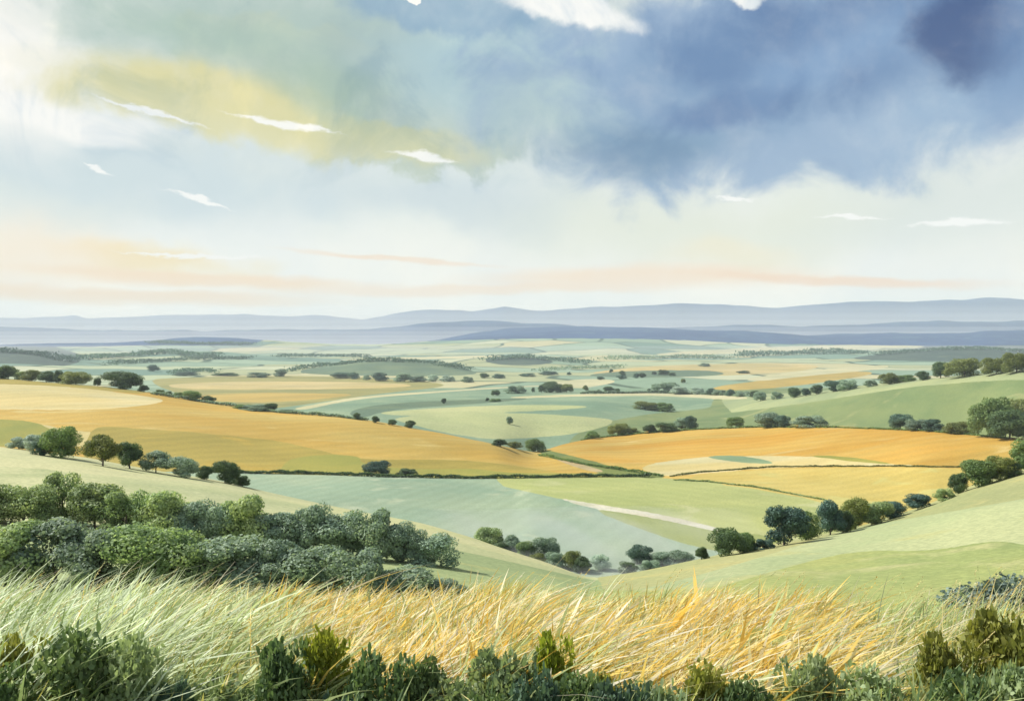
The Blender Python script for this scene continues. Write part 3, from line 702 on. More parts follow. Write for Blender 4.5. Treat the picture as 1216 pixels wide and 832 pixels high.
# ------------------------------------------------------------------ hedges and far woods
def strip_leaves(poly, ya, yb, hpx, wm, density, leaf_px, jitter=0.5):
    """leaf quads along a line over the land"""
    pts = []
    for (u1, v1), (u2, v2) in zip(poly[:-1], poly[1:]):
        n = max(2, int(abs(u2 - u1) / 3))
        for t in np.arange(n) / n:
            pts.append(place(u1 + (u2 - u1) * t, v1 + (v2 - v1) * t, ya, yb))
    pts = np.array(pts)
    n = int(density * len(pts))
    k = rng.integers(0, len(pts) - 1, n); t = rng.random((n, 1))
    base = pts[k] * (1 - t) + pts[k + 1] * t
    s = base[:, 1] / F
    lump = 0.65 + 0.7 * np.abs(np.sin(k * 0.37) * np.sin(k * 0.11 + 1)) 
    zz = hpx * s * lump * np.sqrt(rng.random(n))
    p = base + np.stack([rng.normal(0, 0.3, n) * wm, rng.normal(0, 0.3, n) * wm, zz], 1)
    nn = rand_unit(n); nn[:, 2] = np.abs(nn[:, 2])
    return leaf_quads(p, nn, leaf_px * s * (0.6 + 0.8 * rng.random(n)))
def hedge(name, label, poly, ya, yb, hpx, wm, density, leaf_px, colour, kind=None):
    V, Qd = strip_leaves(poly, ya, yb, hpx, wm, density, leaf_px)
    c = V.mean(0)
    o = add_obj(name, mesh_quads(name, V - c, Qd, LEAF[colour]), loc=c)
    if kind: o["kind"] = kind
    if label: tag(o, label, 'hedge' if name == 'hedge' else 'wood')
    return o
hedge('hedge', 'long low dark hedge along the foot of the left wheat hill', [(240, 560), (300, 562), (380, 563), (450, 566), (560, 568), (650, 567), (720, 566), (775, 566)], 540, 600, 3.6, 2.0, 60, 1.4, DG)
hedge('hedge', 'thin green hedge between the pale stubble and ripe barley on the right', [(796, 566), (830, 561), (920, 554.5), (1060, 554), (1145, 555)], 440, 640, 1.5, 0.8, 40, 1.1, OL)
hedge('hedge', 'thin hedge beside the green verge between the two wheat fields', [(640, 541), (690, 551), (735, 558), (790, 566)], 560, 720, 3.0, 1.2, 50, 1.3, MG)
hedge('hedge', 'hedge running down the wheat hill behind its crest', [(180, 468), (250, 479), (330, 490), (400, 495), (440, 500)], 700, 960, 3.2, 2.0, 50, 1.5, GG)
hedge('hedge', 'dark hedge along the back edge of the golden wheat field', [(690, 522), (760, 515), (830, 510), (900, 507.5), (1000, 508), (1100, 512), (1200, 521)], 540, 900, 1.6, 1.2, 45, 1.2, MG)
hedge('hedge', 'blue-green hedge between barley and ripe barley in the valley', [(800, 570), (840, 572), (900, 579), (985, 595)], 440, 600, 1.6, 1.0, 36, 1.2, PG)
hedge('hedge', 'hedge along the lane at the foot of the green hill', [(690, 467.5), (780, 466.5), (850, 469), (905, 472)], 1400, 2200, 2.5, 3, 40, 1.6, GG)
# far woods read as masses
for nm, poly, ya, yb, hp, wm, dn, lp, cl in [
    ('far_wood', [(-40, 417), (0, 418), (40, 421), (90, 431)], 3000, 4300, 3.5, 60, 40, 1.6, TE),
    ('far_wood', [(84, 428), (140, 424), (200, 420), (262, 424)], 3500, 5200, 3.5, 60, 34, 1.6, BG),
    ('far_wood', [(130, 433), (180, 430), (230, 427), (300, 426)], 2800, 4200, 3.0, 40, 26, 1.5, BG),
    ('far_wood', [(205, 444), (235, 441), (260, 443)], 2300, 3300, 3.0, 30, 26, 1.5, BG),
    ('far_wood', [(345, 441), (400, 432), (450, 429), (500, 430), (560, 440)], 2600, 3300, 3.0, 30, 26, 1.5, BG),
    ('far_wood', [(180, 408), (240, 409), (300, 410)], 5600, 8600, 2.4, 90, 26, 1.4, TE),
    ('far_wood', [(580, 428), (620, 425), (660, 428), (700, 432)], 3300, 5000, 3.0, 60, 26, 1.5, BG),
    ('far_wood', [(640, 441), (700, 437), (740, 437)], 2800, 3800, 2.5, 40, 22, 1.4, GG),
    ('far_wood', [(720, 427), (800, 425), (870, 426)], 3500, 5200, 2.8, 60, 22, 1.5, GG),
    ('far_wood', [(875, 424), (940, 421), (985, 420), (1030, 420)], 3800, 5600, 4, 60, 26, 1.6, BG),
    ('far_wood', [(1040, 422), (1110, 416), (1170, 415), (1260, 415)], 3700, 5400, 2.6, 60, 26, 1.4, BG),
    ('far_wood', [(330, 424), (400, 423), (440, 425)], 3800, 5600, 2.4, 60, 22, 1.4, BG),
]:
    hedge(nm, None, poly, ya, yb, hp * 1.35, wm * 1.3, dn * 1.5, lp, cl, kind='stuff')

# ------------------------------------------------------------------ foreground grass
GRASS_M = blade_mat('grass_blade')
def blades(n, fx, height, width, colfun, lean=0.5, seg=5, curl=0.6):
    """n grass blades rooted at points fx -> (x, y); wind pushes them to the right"""
    x, y = fx(n)
    n = len(x)
    z = np.array([ground_z(a, b) for a, b in zip(x, y)])
    h = height(x, y, n); wd = width * (0.6 + 0.8 * rng.random(n))
    ln = lean + 0.28 * rng.normal(size=n)
    ly = 0.22 * rng.normal(size=n)
    cu = curl * (0.5 + rng.random(n))
    face = rng.uniform(-0.9, 0.9, n)
    wx, wy = np.cos(face), np.sin(face)
    rowsV = []
    for k in range(seg + 1):
        t = k / seg
        bend = t * 0.45 + cu * t ** 2.4
        px = x + h * ln * bend; py = y + h * ly * bend
        pz = z - 0.02 + h * t * (1 - 0.16 * cu * t * t * (1 + np.abs(ln)))
        ww = wd * (0.55 + 0.9 * t) * (1 - t ** 2.2) * 0.5 + 0.0006
        rowsV.append(np.stack([np.stack([px - wx * ww, py - wy * ww, pz], -1), np.stack([px + wx * ww, py + wy * ww, pz], -1)], 1))
    V = np.stack(rowsV, 1)                   # n, seg+1, 2, 3
    idx = np.arange(n)[:, None] * (seg + 1) * 2 + np.arange(seg)[None, :] * 2
    Qd = np.stack([idx, idx + 1, idx + 3, idx + 2], -1).reshape(-1, 4)
    c = colfun(x, y, n)
    Cc = np.repeat(c[:, None, :], (seg + 1) * 2, 1)
    return V.reshape(-1, 3), Qd, Cc.reshape(-1, 3)

def scatter(ulo, uhi, ylo, yhi):
    def f(n):
        y = ylo + (yhi - ylo) * rng.random(n); u = ulo + (uhi - ulo) * rng.random(n)
        return (u - 608) / F * y, y
    return f
def pick(palette, wts):
    P_ = np.array(palette); wts = np.array(wts, float) / sum(wts)
    def f(x, y, n):
        # neighbouring blades share a colour: drifts of the same species
        k = rng.choice(len(P_), n, p=wts)
        g = vnoise(x * 1.0 + 50, y * 0.5 + 50, 0.22, 9) + 0.5
        k2 = np.clip((np.interp(g, [0.25, 0.75], [0, 1]) * len(P_)).astype(int), 0, len(P_) - 1)
        k = np.where(rng.random(n) < 0.6, k2, k)
        return P_[k] * (0.75 + 0.5 * rng.random((n, 1)))
    return f
GOLD, ORNG, STRAW, CREAM = (np.array(c) for c in ((0.70, 0.52, 0.13), (0.70, 0.45, 0.08), (0.70, 0.61, 0.29), (0.76, 0.71, 0.52)))
GRN, PGRN, OLV, DGRN, WGRN = (np.array(c) for c in ((0.26, 0.34, 0.12), (0.46, 0.53, 0.24), (0.42, 0.40, 0.10), (0.12, 0.19, 0.08), (0.60, 0.68, 0.46)))
def add_grass(name, *parts):
    Vs, Qs, Cs, o = [], [], [], 0
    for v, q_, c in parts:
        Vs.append(v); Qs.append(q_ + o); Cs.append(c); o += len(v)
    ob = add_obj(name, mesh_quads(name, np.concatenate(Vs), np.concatenate(Qs), GRASS_M, True, np.concatenate(Cs)))
    ob["kind"] = "stuff"
def hh(lo, hi, top=None):
    return lambda x, y, n: (lo + (hi - lo) * rng.random(n)) * (0.85 + 0.5 * (vnoise(x + 20, y + 20, 0.45, 12) + 0.5)) 
add_grass('pale_grass', blades(5200, scatter(-260, 160, 4.6, 9), hh(0.44, 0.74), 0.020, pick([WGRN, PGRN, PGRN, GRN, WGRN], [3, 3, 2, 2, 2])),
          blades(4200, scatter(130, 330, 4.8, 9), hh(0.42, 0.66), 0.019, pick([PGRN, STRAW, GRN, WGRN, OLV], [3, 3, 2, 2, 1])))
add_grass('golden_grass', blades(7600, scatter(300, 600, 4.9, 9), hh(0.42, 0.66), 0.018, pick([GOLD, STRAW, CREAM, ORNG, PGRN, OLV], [5, 3, 2, 3, 2, 1])),
          blades(9000, scatter(540, 960, 4.9, 9), hh(0.38, 0.60), 0.018, pick([GOLD, STRAW, ORNG, CREAM, STRAW, PGRN, OLV], [5, 3, 4, 2, 1, 2, 1])))
add_grass('olive_grass', blades(7200, scatter(930, 1480, 4.6, 9), hh(0.28, 0.47), 0.018, pick([PGRN, OLV, GRN, STRAW, OLV, PGRN], [3, 3, 2, 1, 1, 2])))
add_grass('green_grass', blades(7000, scatter(-300, 1520, 3.6, 5.3), hh(0.30, 0.52), 0.018, pick([DGRN, GRN, DGRN, OLV, GRN], [3, 2, 2, 1, 1]), lean=0.25),
          blades(5000, scatter(-300, 1520, 9, 14), hh(0.25, 0.5), 0.016, pick([PGRN, GRN, STRAW, PGRN], [3, 2, 1, 2])))
add_grass('broad_blade_grass', blades(1500, scatter(-200, 330, 4.7, 8.0), hh(0.46, 0.76), 0.036, pick([PGRN, WGRN, GRN, PGRN], [3, 2, 2, 2]), lean=0.5, seg=8, curl=0.9),
          blades(3400, scatter(300, 980, 4.8, 8.2), hh(0.44, 0.70), 0.034, pick([GOLD, STRAW, CREAM, ORNG, PGRN], [4, 3, 3, 2, 1]), lean=0.6, seg=8, curl=0.9),
          blades(1200, scatter(940, 1450, 4.7, 8), hh(0.28, 0.46), 0.036, pick([PGRN, OLV, STRAW, GRN], [3, 2, 1, 1]), lean=0.55, seg=8, curl=0.9))
add_grass('front_grass', blades(6500, scatter(-250, 1480, 3.9, 4.95), hh(0.30, 0.52), 0.020, pick([GRN, DGRN, PGRN, OLV, GRN], [3, 3, 2, 2, 2]), lean=0.5, seg=6, curl=0.8))
def seed_heads(part, seg, per=16, size=0.017):
    V, Qd, Cc = part
    n = len(V) // ((seg + 1) * 2)
    cl = V.reshape(n, seg + 1, 2, 3).mean(2)
    a, b = cl[:, -3], cl[:, -1]
    t = rng.random((n, per, 1)) ** 0.8
    p = (a[:, None] * (1 - t) + b[:, None] * t).reshape(-1, 3)
    ax = np.repeat((b - a) / np.linalg.norm(b - a, axis=1, keepdims=True), per, 0) + 0.55 * rand_unit(n * per)
    ax /= np.linalg.norm(ax, axis=1, keepdims=True)
    sd_ = np.cross(ax, rand_unit(n * per)); sd_ /= np.linalg.norm(sd_, axis=1, keepdims=True)
    L = size * (0.6 + 0.8 * rng.random((n * per, 1)))
    W4 = np.stack([p, p + ax * L * 0.5 + sd_ * L * 0.16, p + ax * L, p + ax * L * 0.5 - sd_ * L * 0.16], 1).reshape(-1, 3)
    c = np.repeat(Cc.reshape(n, -1, 3)[:, 0] * 0.85, per * 4, 0)
    return W4, np.arange(len(W4)).reshape(-1, 4), c
_st = blades(1500, scatter(-200, 1450, 5.0, 8.6), hh(0.52, 0.78), 0.004, pick([STRAW, CREAM, GOLD, PGRN], [3, 2, 3, 1]), lean=0.5, seg=7, curl=0.8)
add_grass('seed_head_grass', _st, seed_heads(_st, 7))
add_grass('tall_seed_grass', blades(420, scatter(-150, 1400, 5.2, 8), hh(0.62, 0.86), 0.008, pick([CREAM, WGRN, STRAW], [3, 2, 2]), lean=0.5, seg=7, curl=0.7))

# ------------------------------------------------------------------ foreground broadleaf plants
def leafy_mesh(name, seed, n, leaf, ragged=0.3):
    """foliage of a small shrub in a unit box, with oval leaves folded at the midrib"""
    r = np.random.default_rng(seed)
    nl = 22
    a = r.random(nl) * 6.28; d = 0.36 * np.sqrt(r.random(nl)); hC = (0.15 + 0.85 * r.random(nl) ** 0.5) * (0.34 + 0.36 * (1 - (d / 0.36) ** 2) ** 0.5) + 0.1 * r.random(nl)
    C = np.stack([d * np.cos(a), d * np.sin(a), hC], 1); Rr = 0.15 + 0.12 * r.random(nl)
    k = r.integers(0, nl, n)
    dr = r.normal(size=(n, 3)); dr /= np.linalg.norm(dr, axis=1, keepdims=True); dr[:, 2] = np.where(dr[:, 2] < -0.3, -dr[:, 2], dr[:, 2])
    p = C[k] + dr * (Rr[k] * (1 - ragged * r.random(n)))[:, None]
    ax = 0.5 * dr + 0.7 * r.normal(size=(n, 3)); ax[:, 2] -= 0.15; ax /= np.linalg.norm(ax, axis=1, keepdims=True)
    sd = np.cross(ax, r.normal(size=(n, 3))); sd /= np.linalg.norm(sd, axis=1, keepdims=True)
    up = np.cross(sd, ax)
    L = leaf * (0.6 + 0.8 * r.random(n))[:, None]
    def pt(t, s, f): return p + ax * L * t + sd * L * s + up * L * f
    V = np.stack([pt(0, 0, 0), pt(.32, .36, .08), pt(.72, .30, .05), pt(1.05, 0, -.08), pt(.72, -.30, .05), pt(.32, -.36, .08), pt(.4, 0, 0), pt(.78, 0, 0)], 1).reshape(-1, 3)
    V[:, 2] = np.maximum(V[:, 2], 0.0) / np.quantile(V[:, 2], 0.985)
    V[:, :2] /= 2 * np.quantile(np.abs(V[:, :2]), 0.985)
    o = np.arange(n)[:, None] * 8
    Qd = np.concatenate([o + np.array([[0, 1, 6, 5]]), o + np.array([[1, 2, 7, 6]]), o + np.array([[2, 3, 4, 7]]), o + np.array([[6, 7, 4, 5]])], 0)
    return mesh_quads(name, V, Qd, LEAF['dark green'])
LEAFY = [leafy_mesh('foliage_leafy', 101 + i, 2300, 0.056, 0.5) for i in range(4)]
def stem_mesh():
    V, Qd = [], []
    r = random.Random(3)
    for i in range(7):
        a = i * 0.9
        v, q_ = tube([(0, 0, -0.04), (0.06 * math.cos(a), 0.06 * math.sin(a), 0.25), (0.24 * math.cos(a), 0.24 * math.sin(a), 0.72)], [0.014, 0.011, 0.004], 5)
        o = len(V); V.extend(v); Qd.extend([tuple(j + o for j in f) for f in q_])
    return mesh_quads('stem', np.array(V), np.array(Qd), MATS['green_stem'], True)
MATS['green_stem'] = plain_mat('green_stem', (0.08, 0.10, 0.04))
STEM = stem_mesh()
FLEAF = {
    'dark green': leaf_mat('leaf_dark_green', (0.048, 0.080, 0.036), (0.080, 0.115, 0.050), 0.3, 3.0),
    'deep teal': leaf_mat('leaf_teal', (0.036, 0.064, 0.046), (0.054, 0.088, 0.062), 0.25, 3.0),
    'grey-green': leaf_mat('leaf_grey_green', (0.10, 0.135, 0.072), (0.145, 0.18, 0.098), 0.35, 3.0),
    'olive': leaf_mat('leaf_olive', (0.11, 0.12, 0.028), (0.16, 0.16, 0.04), 0.35, 3.0),
    'vivid yellow-green': leaf_mat('leaf_vivid', (0.11, 0.135, 0.018), (0.16, 0.175, 0.026), 0.45, 3.0),
    'blue-grey': leaf_mat('leaf_blue_grey', (0.075, 0.105, 0.10), (0.10, 0.135, 0.12), 0.25, 3.0),
}
plants = [  # u, v of the top, width px, distance, colour, what sets it apart
    (88, 740, 96, 4.75, 'dark green', 'broad dark green leafy plant in the pale grass at the left'),
    (24, 752, 74, 4.9, 'olive', 'olive leafy plant at the left end of the front row'),
    (152, 760, 70, 4.7, 'grey-green', 'grey-green leafy plant beside the broad dark plant at the left'),
    (205, 792, 60, 4.7, 'deep teal', 'small deep teal plant low in the grass left of the bright plant'),
    (262, 772, 90, 4.8, 'grey-green', 'wide grey-green plant between the teal plant and dark plants at left'),
    (335, 752, 76, 4.75, 'dark green', 'tall dark green plant directly left of the bright yellow-green plant'),
    (389, 741, 58, 4.85, 'vivid yellow-green', 'vivid yellow-green leafy plant standing among dark plants left of centre'),
    (415, 790, 70, 4.6, 'deep teal', 'deep teal plant in front of the vivid yellow-green plant'),
    (456, 778, 78, 4.7, 'dark green', 'dark green rounded plant right of the vivid yellow-green plant'),
    (500, 760, 64, 4.8, 'dark green', 'dark green plant with upright top under the golden grass near the centre'),
    (545, 786, 70, 4.7, 'grey-green', 'grey-green plant at the bottom left of the central dark bush'),
    (600, 757, 86, 4.85, 'grey-green', 'large grey-green plant at the bottom centre below the golden grass'),
    (634, 790, 60, 4.6, 'deep teal', 'deep teal plant at the bottom centre in front of the large plant'),
    (656, 742, 50, 4.95, 'vivid yellow-green', 'yellow-green leafy plant in the golden grass right of the bottom centre'),
    (690, 788, 66, 4.7, 'dark green', 'low dark green plant right of the central deep teal plant'),
    (722, 768, 64, 4.8, 'olive', 'olive green plant below the orange grass right of centre'),
    (775, 795, 80, 4.65, 'grey-green', 'low grey-green plant between the olive plants at the bottom right'),
    (836, 786, 70, 4.75, 'olive', 'olive plant under the creamy grass right of centre'),
    (889, 796, 64, 4.65, 'dark green', 'small dark green plant alone at the bottom right of centre'),
    (955, 776, 70, 4.9, 'grey-green', 'grey-green plant among pale grass at the lower right'),
    (1030, 790, 84, 4.8, 'grey-green', 'wide grey-green plant left of the olive plants at right'),
    (1120, 744, 70, 5.0, 'olive', 'tall olive plant in the right corner'),
    (1142, 768, 72, 4.75, 'dark green', 'dark green round plant in front of the olive plants at right'),
    (1200, 728, 84, 5.1, 'olive', 'biggest olive bush at the far right edge'),
    (1215, 785, 76, 4.7, 'grey-green', 'grey-green plant in the bottom right corner'),
    (-10, 790, 80, 4.55, 'dark green', 'dark green plant cut by the bottom left corner'),
    (578, 800, 70, 4.5, 'dark green', 'low dark green plant at the bottom centre before the large grey-green plant'),
    (740, 802, 80, 4.5, 'deep teal', 'low deep teal plant at the bottom right of centre under the olive plant'),
    (572, 700, 52, 8.3, 'vivid yellow-green', 'small vivid yellow-green bush on the brow behind the golden grass'),
    (1196, 676, 96, 12.0, 'blue-grey', 'pale blue-grey bush beyond the grass at the right edge'),
    (1146, 694, 70, 12.5, 'blue-grey', 'smaller blue-grey bush left of the bush at the right edge'),
]
for i, (u, vt, wp, y, colour, label) in enumerate(plants):
    x = (u - 608) / F * y
    z = ground_z(x, y)
    H = (ZC - (vt - VH) * y / F) - z
    W = wp * y / F
    rnd = random.Random(i)
    root = bpy.data.objects.new('leafy_plant', None); col.objects.link(root)
    root.location = (x, y, z)
    tag(root, label, 'plant', 'broadleaf plants in the grass')
    c = bpy.data.objects.new('foliage', LEAFY[i % 4]); col.objects.link(c); c.parent = root
    c.scale = (W * rnd.uniform(1.0, 1.25), W * 1.0, H * rnd.uniform(0.72, 0.98)); c.rotation_euler = (0, 0, rnd.uniform(0, 6.28))
    c.material_slots[0].link = 'OBJECT'; c.material_slots[0].material = FLEAF[colour]
    s = bpy.data.objects.new('stem', STEM); col.objects.link(s); s.parent = root
    s.scale = (W, W, H * 0.8)

# ------------------------------------------------------------------ haze
def box(name, lo, hi):
    x0, y0, z0 = lo; x1, y1, z1 = hi
    V = [(x0, y0, z0), (x1, y0, z0), (x1, y1, z0), (x0, y1, z0), (x0, y0, z1), (x1, y0, z1), (x1, y1, z1), (x0, y1, z1)]
    Qd = [(0, 3, 2, 1), (4, 5, 6, 7), (0, 1, 5, 4), (1, 2, 6, 5), (2, 3, 7, 6), (3, 0, 4, 7)]
    return mesh_quads(name, np.array(V), np.array(Qd))
m, nt = new_mat('haze_air')
out = nd(nt, 'ShaderNodeOutputMaterial')
pv = nd(nt, 'ShaderNodeVolumePrincipled')
pv.inputs['Color'].default_value = (0.78, 0.92, 0.97, 1)
pv.inputs['Density'].default_value = 0.000055
pv.inputs['Anisotropy'].default_value = 0.0
nt.links.new(pv.outputs[0], out.inputs['Volume'])
me = box('haze', (-22000, -60, TZ.min() - 1.0), (22000, 17100, max(TZ.max(), ZC) + 5))
me.materials.append(m)
hz = add_obj('haze', me); hz["kind"] = "stuff"
def mist_bank(lo, hi, dens):
    m, nt = new_mat('mist_air')
    out = nd(nt, 'ShaderNodeOutputMaterial')
    pv = nd(nt, 'ShaderNodeVolumePrincipled')
    pv.inputs['Color'].default_value = (0.97, 0.98, 1.0, 1)
    pv.inputs['Density'].default_value = dens
    nt.links.new(pv.outputs[0], out.inputs['Volume'])
    me = box('haze', lo, hi); me.materials.append(m)
    o = add_obj('haze', me); o["kind"] = "stuff"
def mist_lens(u0, u1, ya, yb, h, dens):
    """ground mist: a closed lens hugging the land, thickest in the middle"""
    nx, ny = 36, 24
    V, Qd = [], []
    for top in (1, 0):
        for j in range(ny):
            for i in range(nx):
                a, b = i / (nx - 1), j / (ny - 1)
                y = ya + (yb - ya) * b; x = (u0 + (u1 - u0) * a - 608) / F * (0.5 * (ya + yb) * 0.6 + 0.4 * y)
                k = (math.sin(math.pi * a) * math.sin(math.pi * b)) ** 0.6
                V.append((x, y, ground_z(x, y) + (h * k * (0.8 + 0.25 * math.sin(i * 0.9 + j * 0.5)) if top else -1.0 - 0.5 * k)))
    N = nx * ny
    for j in range(ny - 1):
        for i in range(nx - 1):
            q0 = j * nx + i
            Qd.append((q0, q0 + 1, q0 + nx + 1, q0 + nx)); Qd.append((N + q0, N + q0 + nx, N + q0 + nx + 1, N + q0 + 1))
    for i in range(nx - 1):
        Qd.append((i + 1, i, N + i, N + i + 1)); e = (ny - 1) * nx + i; Qd.append((e, e + 1, N + e + 1, N + e))
    for j in range(ny - 1):
        e = j * nx; Qd.append((e, e + nx, N + e + nx, N + e)); e = j * nx + nx - 1; Qd.append((e + nx, e, N + e, N + e + nx))
    m, nt = new_mat('mist_air')
    out = nd(nt, 'ShaderNodeOutputMaterial'); pv = nd(nt, 'ShaderNodeVolumePrincipled')
    pv.inputs['Color'].default_value = (0.95, 0.98, 1.0, 1); pv.inputs['Density'].default_value = dens
    nt.links.new(pv.outputs[0], out.inputs['Volume'])
    me = mesh_quads('haze', np.array(V), np.array(Qd)); me.materials.append(m)
    o = add_obj('haze', me); o["kind"] = "stuff"
mist_lens(470, 930, 270, 470, 5.0, 0.012)
mist_bank((-20000, 5300, -30), (20000, 8300, ZC - 52), 0.00022)
for k, (top, dens) in enumerate([(-48, 0.00030), (-20, 0.00022), (15, 0.00018), (55, 0.00015), (100, 0.00012)]):
    mist_bank((-20000 + 15 * k, 8750 + 60 * k, -30 - k), (20000 - 15 * k, 10850 - 70 * k, ZC + top), dens)
for k, (top, dens) in enumerate([(70, 0.00012), (140, 0.00012), (215, 0.00012), (300, 0.00010), (390, 0.00008)]):
    mist_bank((-20000 + 15 * k, 11200 + 90 * k, -30 - k), (20000 - 15 * k, 14350 - 90 * k, ZC + top), dens)

# ------------------------------------------------------------------ sun and sky
SUN_AZ, SUN_EL = -68.0, 40.0             # degrees: azimuth from the view direction (+ right), elevation
sd = bpy.data.lights.new('sun', 'SUN')
sd.energy = 5.0; sd.angle = R(0.53); sd.color = (1.0, 0.955, 0.88)
so = bpy.data.objects.new('sun', sd); col.objects.link(so)
so.location = (-60, 20, 160)
so.rotation_euler = (R(90 - SUN_EL), 0, R(180 - SUN_AZ))
wd = bpy.data.worlds.new("World"); scene.world = wd; wd.use_nodes = True
nt = wd.node_tree; nt.nodes.clear()
out = nd(nt, 'ShaderNodeOutputWorld')
bg = nd(nt, 'ShaderNodeBackground')
sky = nd(nt, 'ShaderNodeTexSky', sky_type='NISHITA')
sky.sun_disc = False; sky.sun_elevation = R(SUN_EL); sky.sun_rotation = R(SUN_AZ); sky.altitude = 100
SKY_STR = 0.10
EXPO = 0.80
bg.inputs['Strength'].default_value = SKY_STR
GAIN = 1.0 / (SKY_STR * 2 ** EXPO)
def C(r, g, b, k=1.0):
    return lin((r, g, b)) * GAIN * k
tc = nd(nt, 'ShaderNodeTexCoord')
dirv = tc.outputs['Generated']
sep = nd(nt, 'ShaderNodeSeparateXYZ'); nt.links.new(dirv, sep.inputs[0])
def math_(op, a, b=None):
    n = nd(nt, 'ShaderNodeMath', operation=op)
    for i, x in enumerate((a, b)):
        if x is None: continue
        if isinstance(x, bpy.types.NodeSocket): nt.links.new(x, n.inputs[i])
        else: n.inputs[i].default_value = x
    return n.outputs[0]
az = math_('MULTIPLY', math_('ARCTAN2', sep.outputs[0], sep.outputs[1]), 180 / math.pi)
el = math_('MULTIPLY', math_('ARCSINE', sep.outputs[2]), 180 / math.pi)
cb = nd(nt, 'ShaderNodeCombineXYZ'); nt.links.new(az, cb.inputs[0]); nt.links.new(el, cb.inputs[1])
def warp(vec, scale, amt, detail, stretch=(1, 1, 1), rough=0.55):
    mp = nd(nt, 'ShaderNodeMapping'); mp.inputs['Scale'].default_value = stretch
    nt.links.new(dirv, mp.inputs['Vector'])
    n = noise(nt, mp.outputs[0], scale, detail, rough)
    s = nd(nt, 'ShaderNodeVectorMath', operation='SUBTRACT'); nt.links.new(n.outputs['Color'], s.inputs[0]); s.inputs[1].default_value = (0.5, 0.5, 0.5)
    a = nd(nt, 'ShaderNodeVectorMath', operation='MULTIPLY'); nt.links.new(s.outputs[0], a.inputs[0]); a.inputs[1].default_value = (amt, amt * 0.7, 0)
    b = nd(nt, 'ShaderNodeVectorMath', operation='ADD'); nt.links.new(vec, b.inputs[0]); nt.links.new(a.outputs[0], b.inputs[1])
    return b.outputs[0]
w_soft = warp(cb.outputs[0], 5.0, 9.0, 6, (1, 1, 1.6))
w_edge = warp(warp(cb.outputs[0], 7.0, 5.0, 4), 38.0, 1.4, 5, rough=0.65)
w_streak = warp(warp(cb.outputs[0], 4.0, 2.0, 3, (1, 1, 4)), 30.0, 0.7, 4, (1, 1, 3))
w_sliver = warp(warp(cb.outputs[0], 14.0, 1.6, 3), 60.0, 0.9, 5, (1, 1, 2.5), rough=0.65)
def ang(u, v):
    a = math.atan((u - 608) / F)
    return math.degrees(a), math.degrees(math.atan((VH - v) / F * math.cos(a)))
def blob(vec, u, v, ru, rv, rot=0.0, lo=1.0, hi=0.35, pointed=False, ragged=None):
    a, e = ang(u, v)
    k = math.degrees(1 / F)
    mp = nd(nt, 'ShaderNodeMapping', vector_type='TEXTURE')
    mp.inputs['Location'].default_value = (a, e, 0)
    mp.inputs['Rotation'].default_value = (0, 0, R(rot))
    mp.inputs['Scale'].default_value = (ru * k, rv * k, 1)
    nt.links.new(vec, mp.inputs['Vector'])
    if pointed:                              # a wisp that tapers to both ends
        ab = nd(nt, 'ShaderNodeVectorMath', operation='ABSOLUTE'); nt.links.new(mp.outputs[0], ab.inputs[0])
        ln = nd(nt, 'ShaderNodeVectorMath', operation='DOT_PRODUCT'); nt.links.new(ab.outputs[0], ln.inputs[0]); ln.inputs[1].default_value = (1, 1, 0)
    else:
        ln = nd(nt, 'ShaderNodeVectorMath', operation='LENGTH'); nt.links.new(mp.outputs[0], ln.inputs[0])
    r_ = ln.outputs['Value']
    if ragged is not None:                   # billows eat into the outline
        r_ = math_('ADD', r_, math_('MULTIPLY', math_('SUBTRACT', ragged, 0.5), -1.5))
    return ramp(nt, r_, lo, hi)
def mul(a, k): return math_('MULTIPLY', a, k)

cn = noise(nt, dirv, 6.0, 7, 0.55, 0.3)
cn2 = noise(nt, dirv, 16.0, 6, 0.6, 0.2)
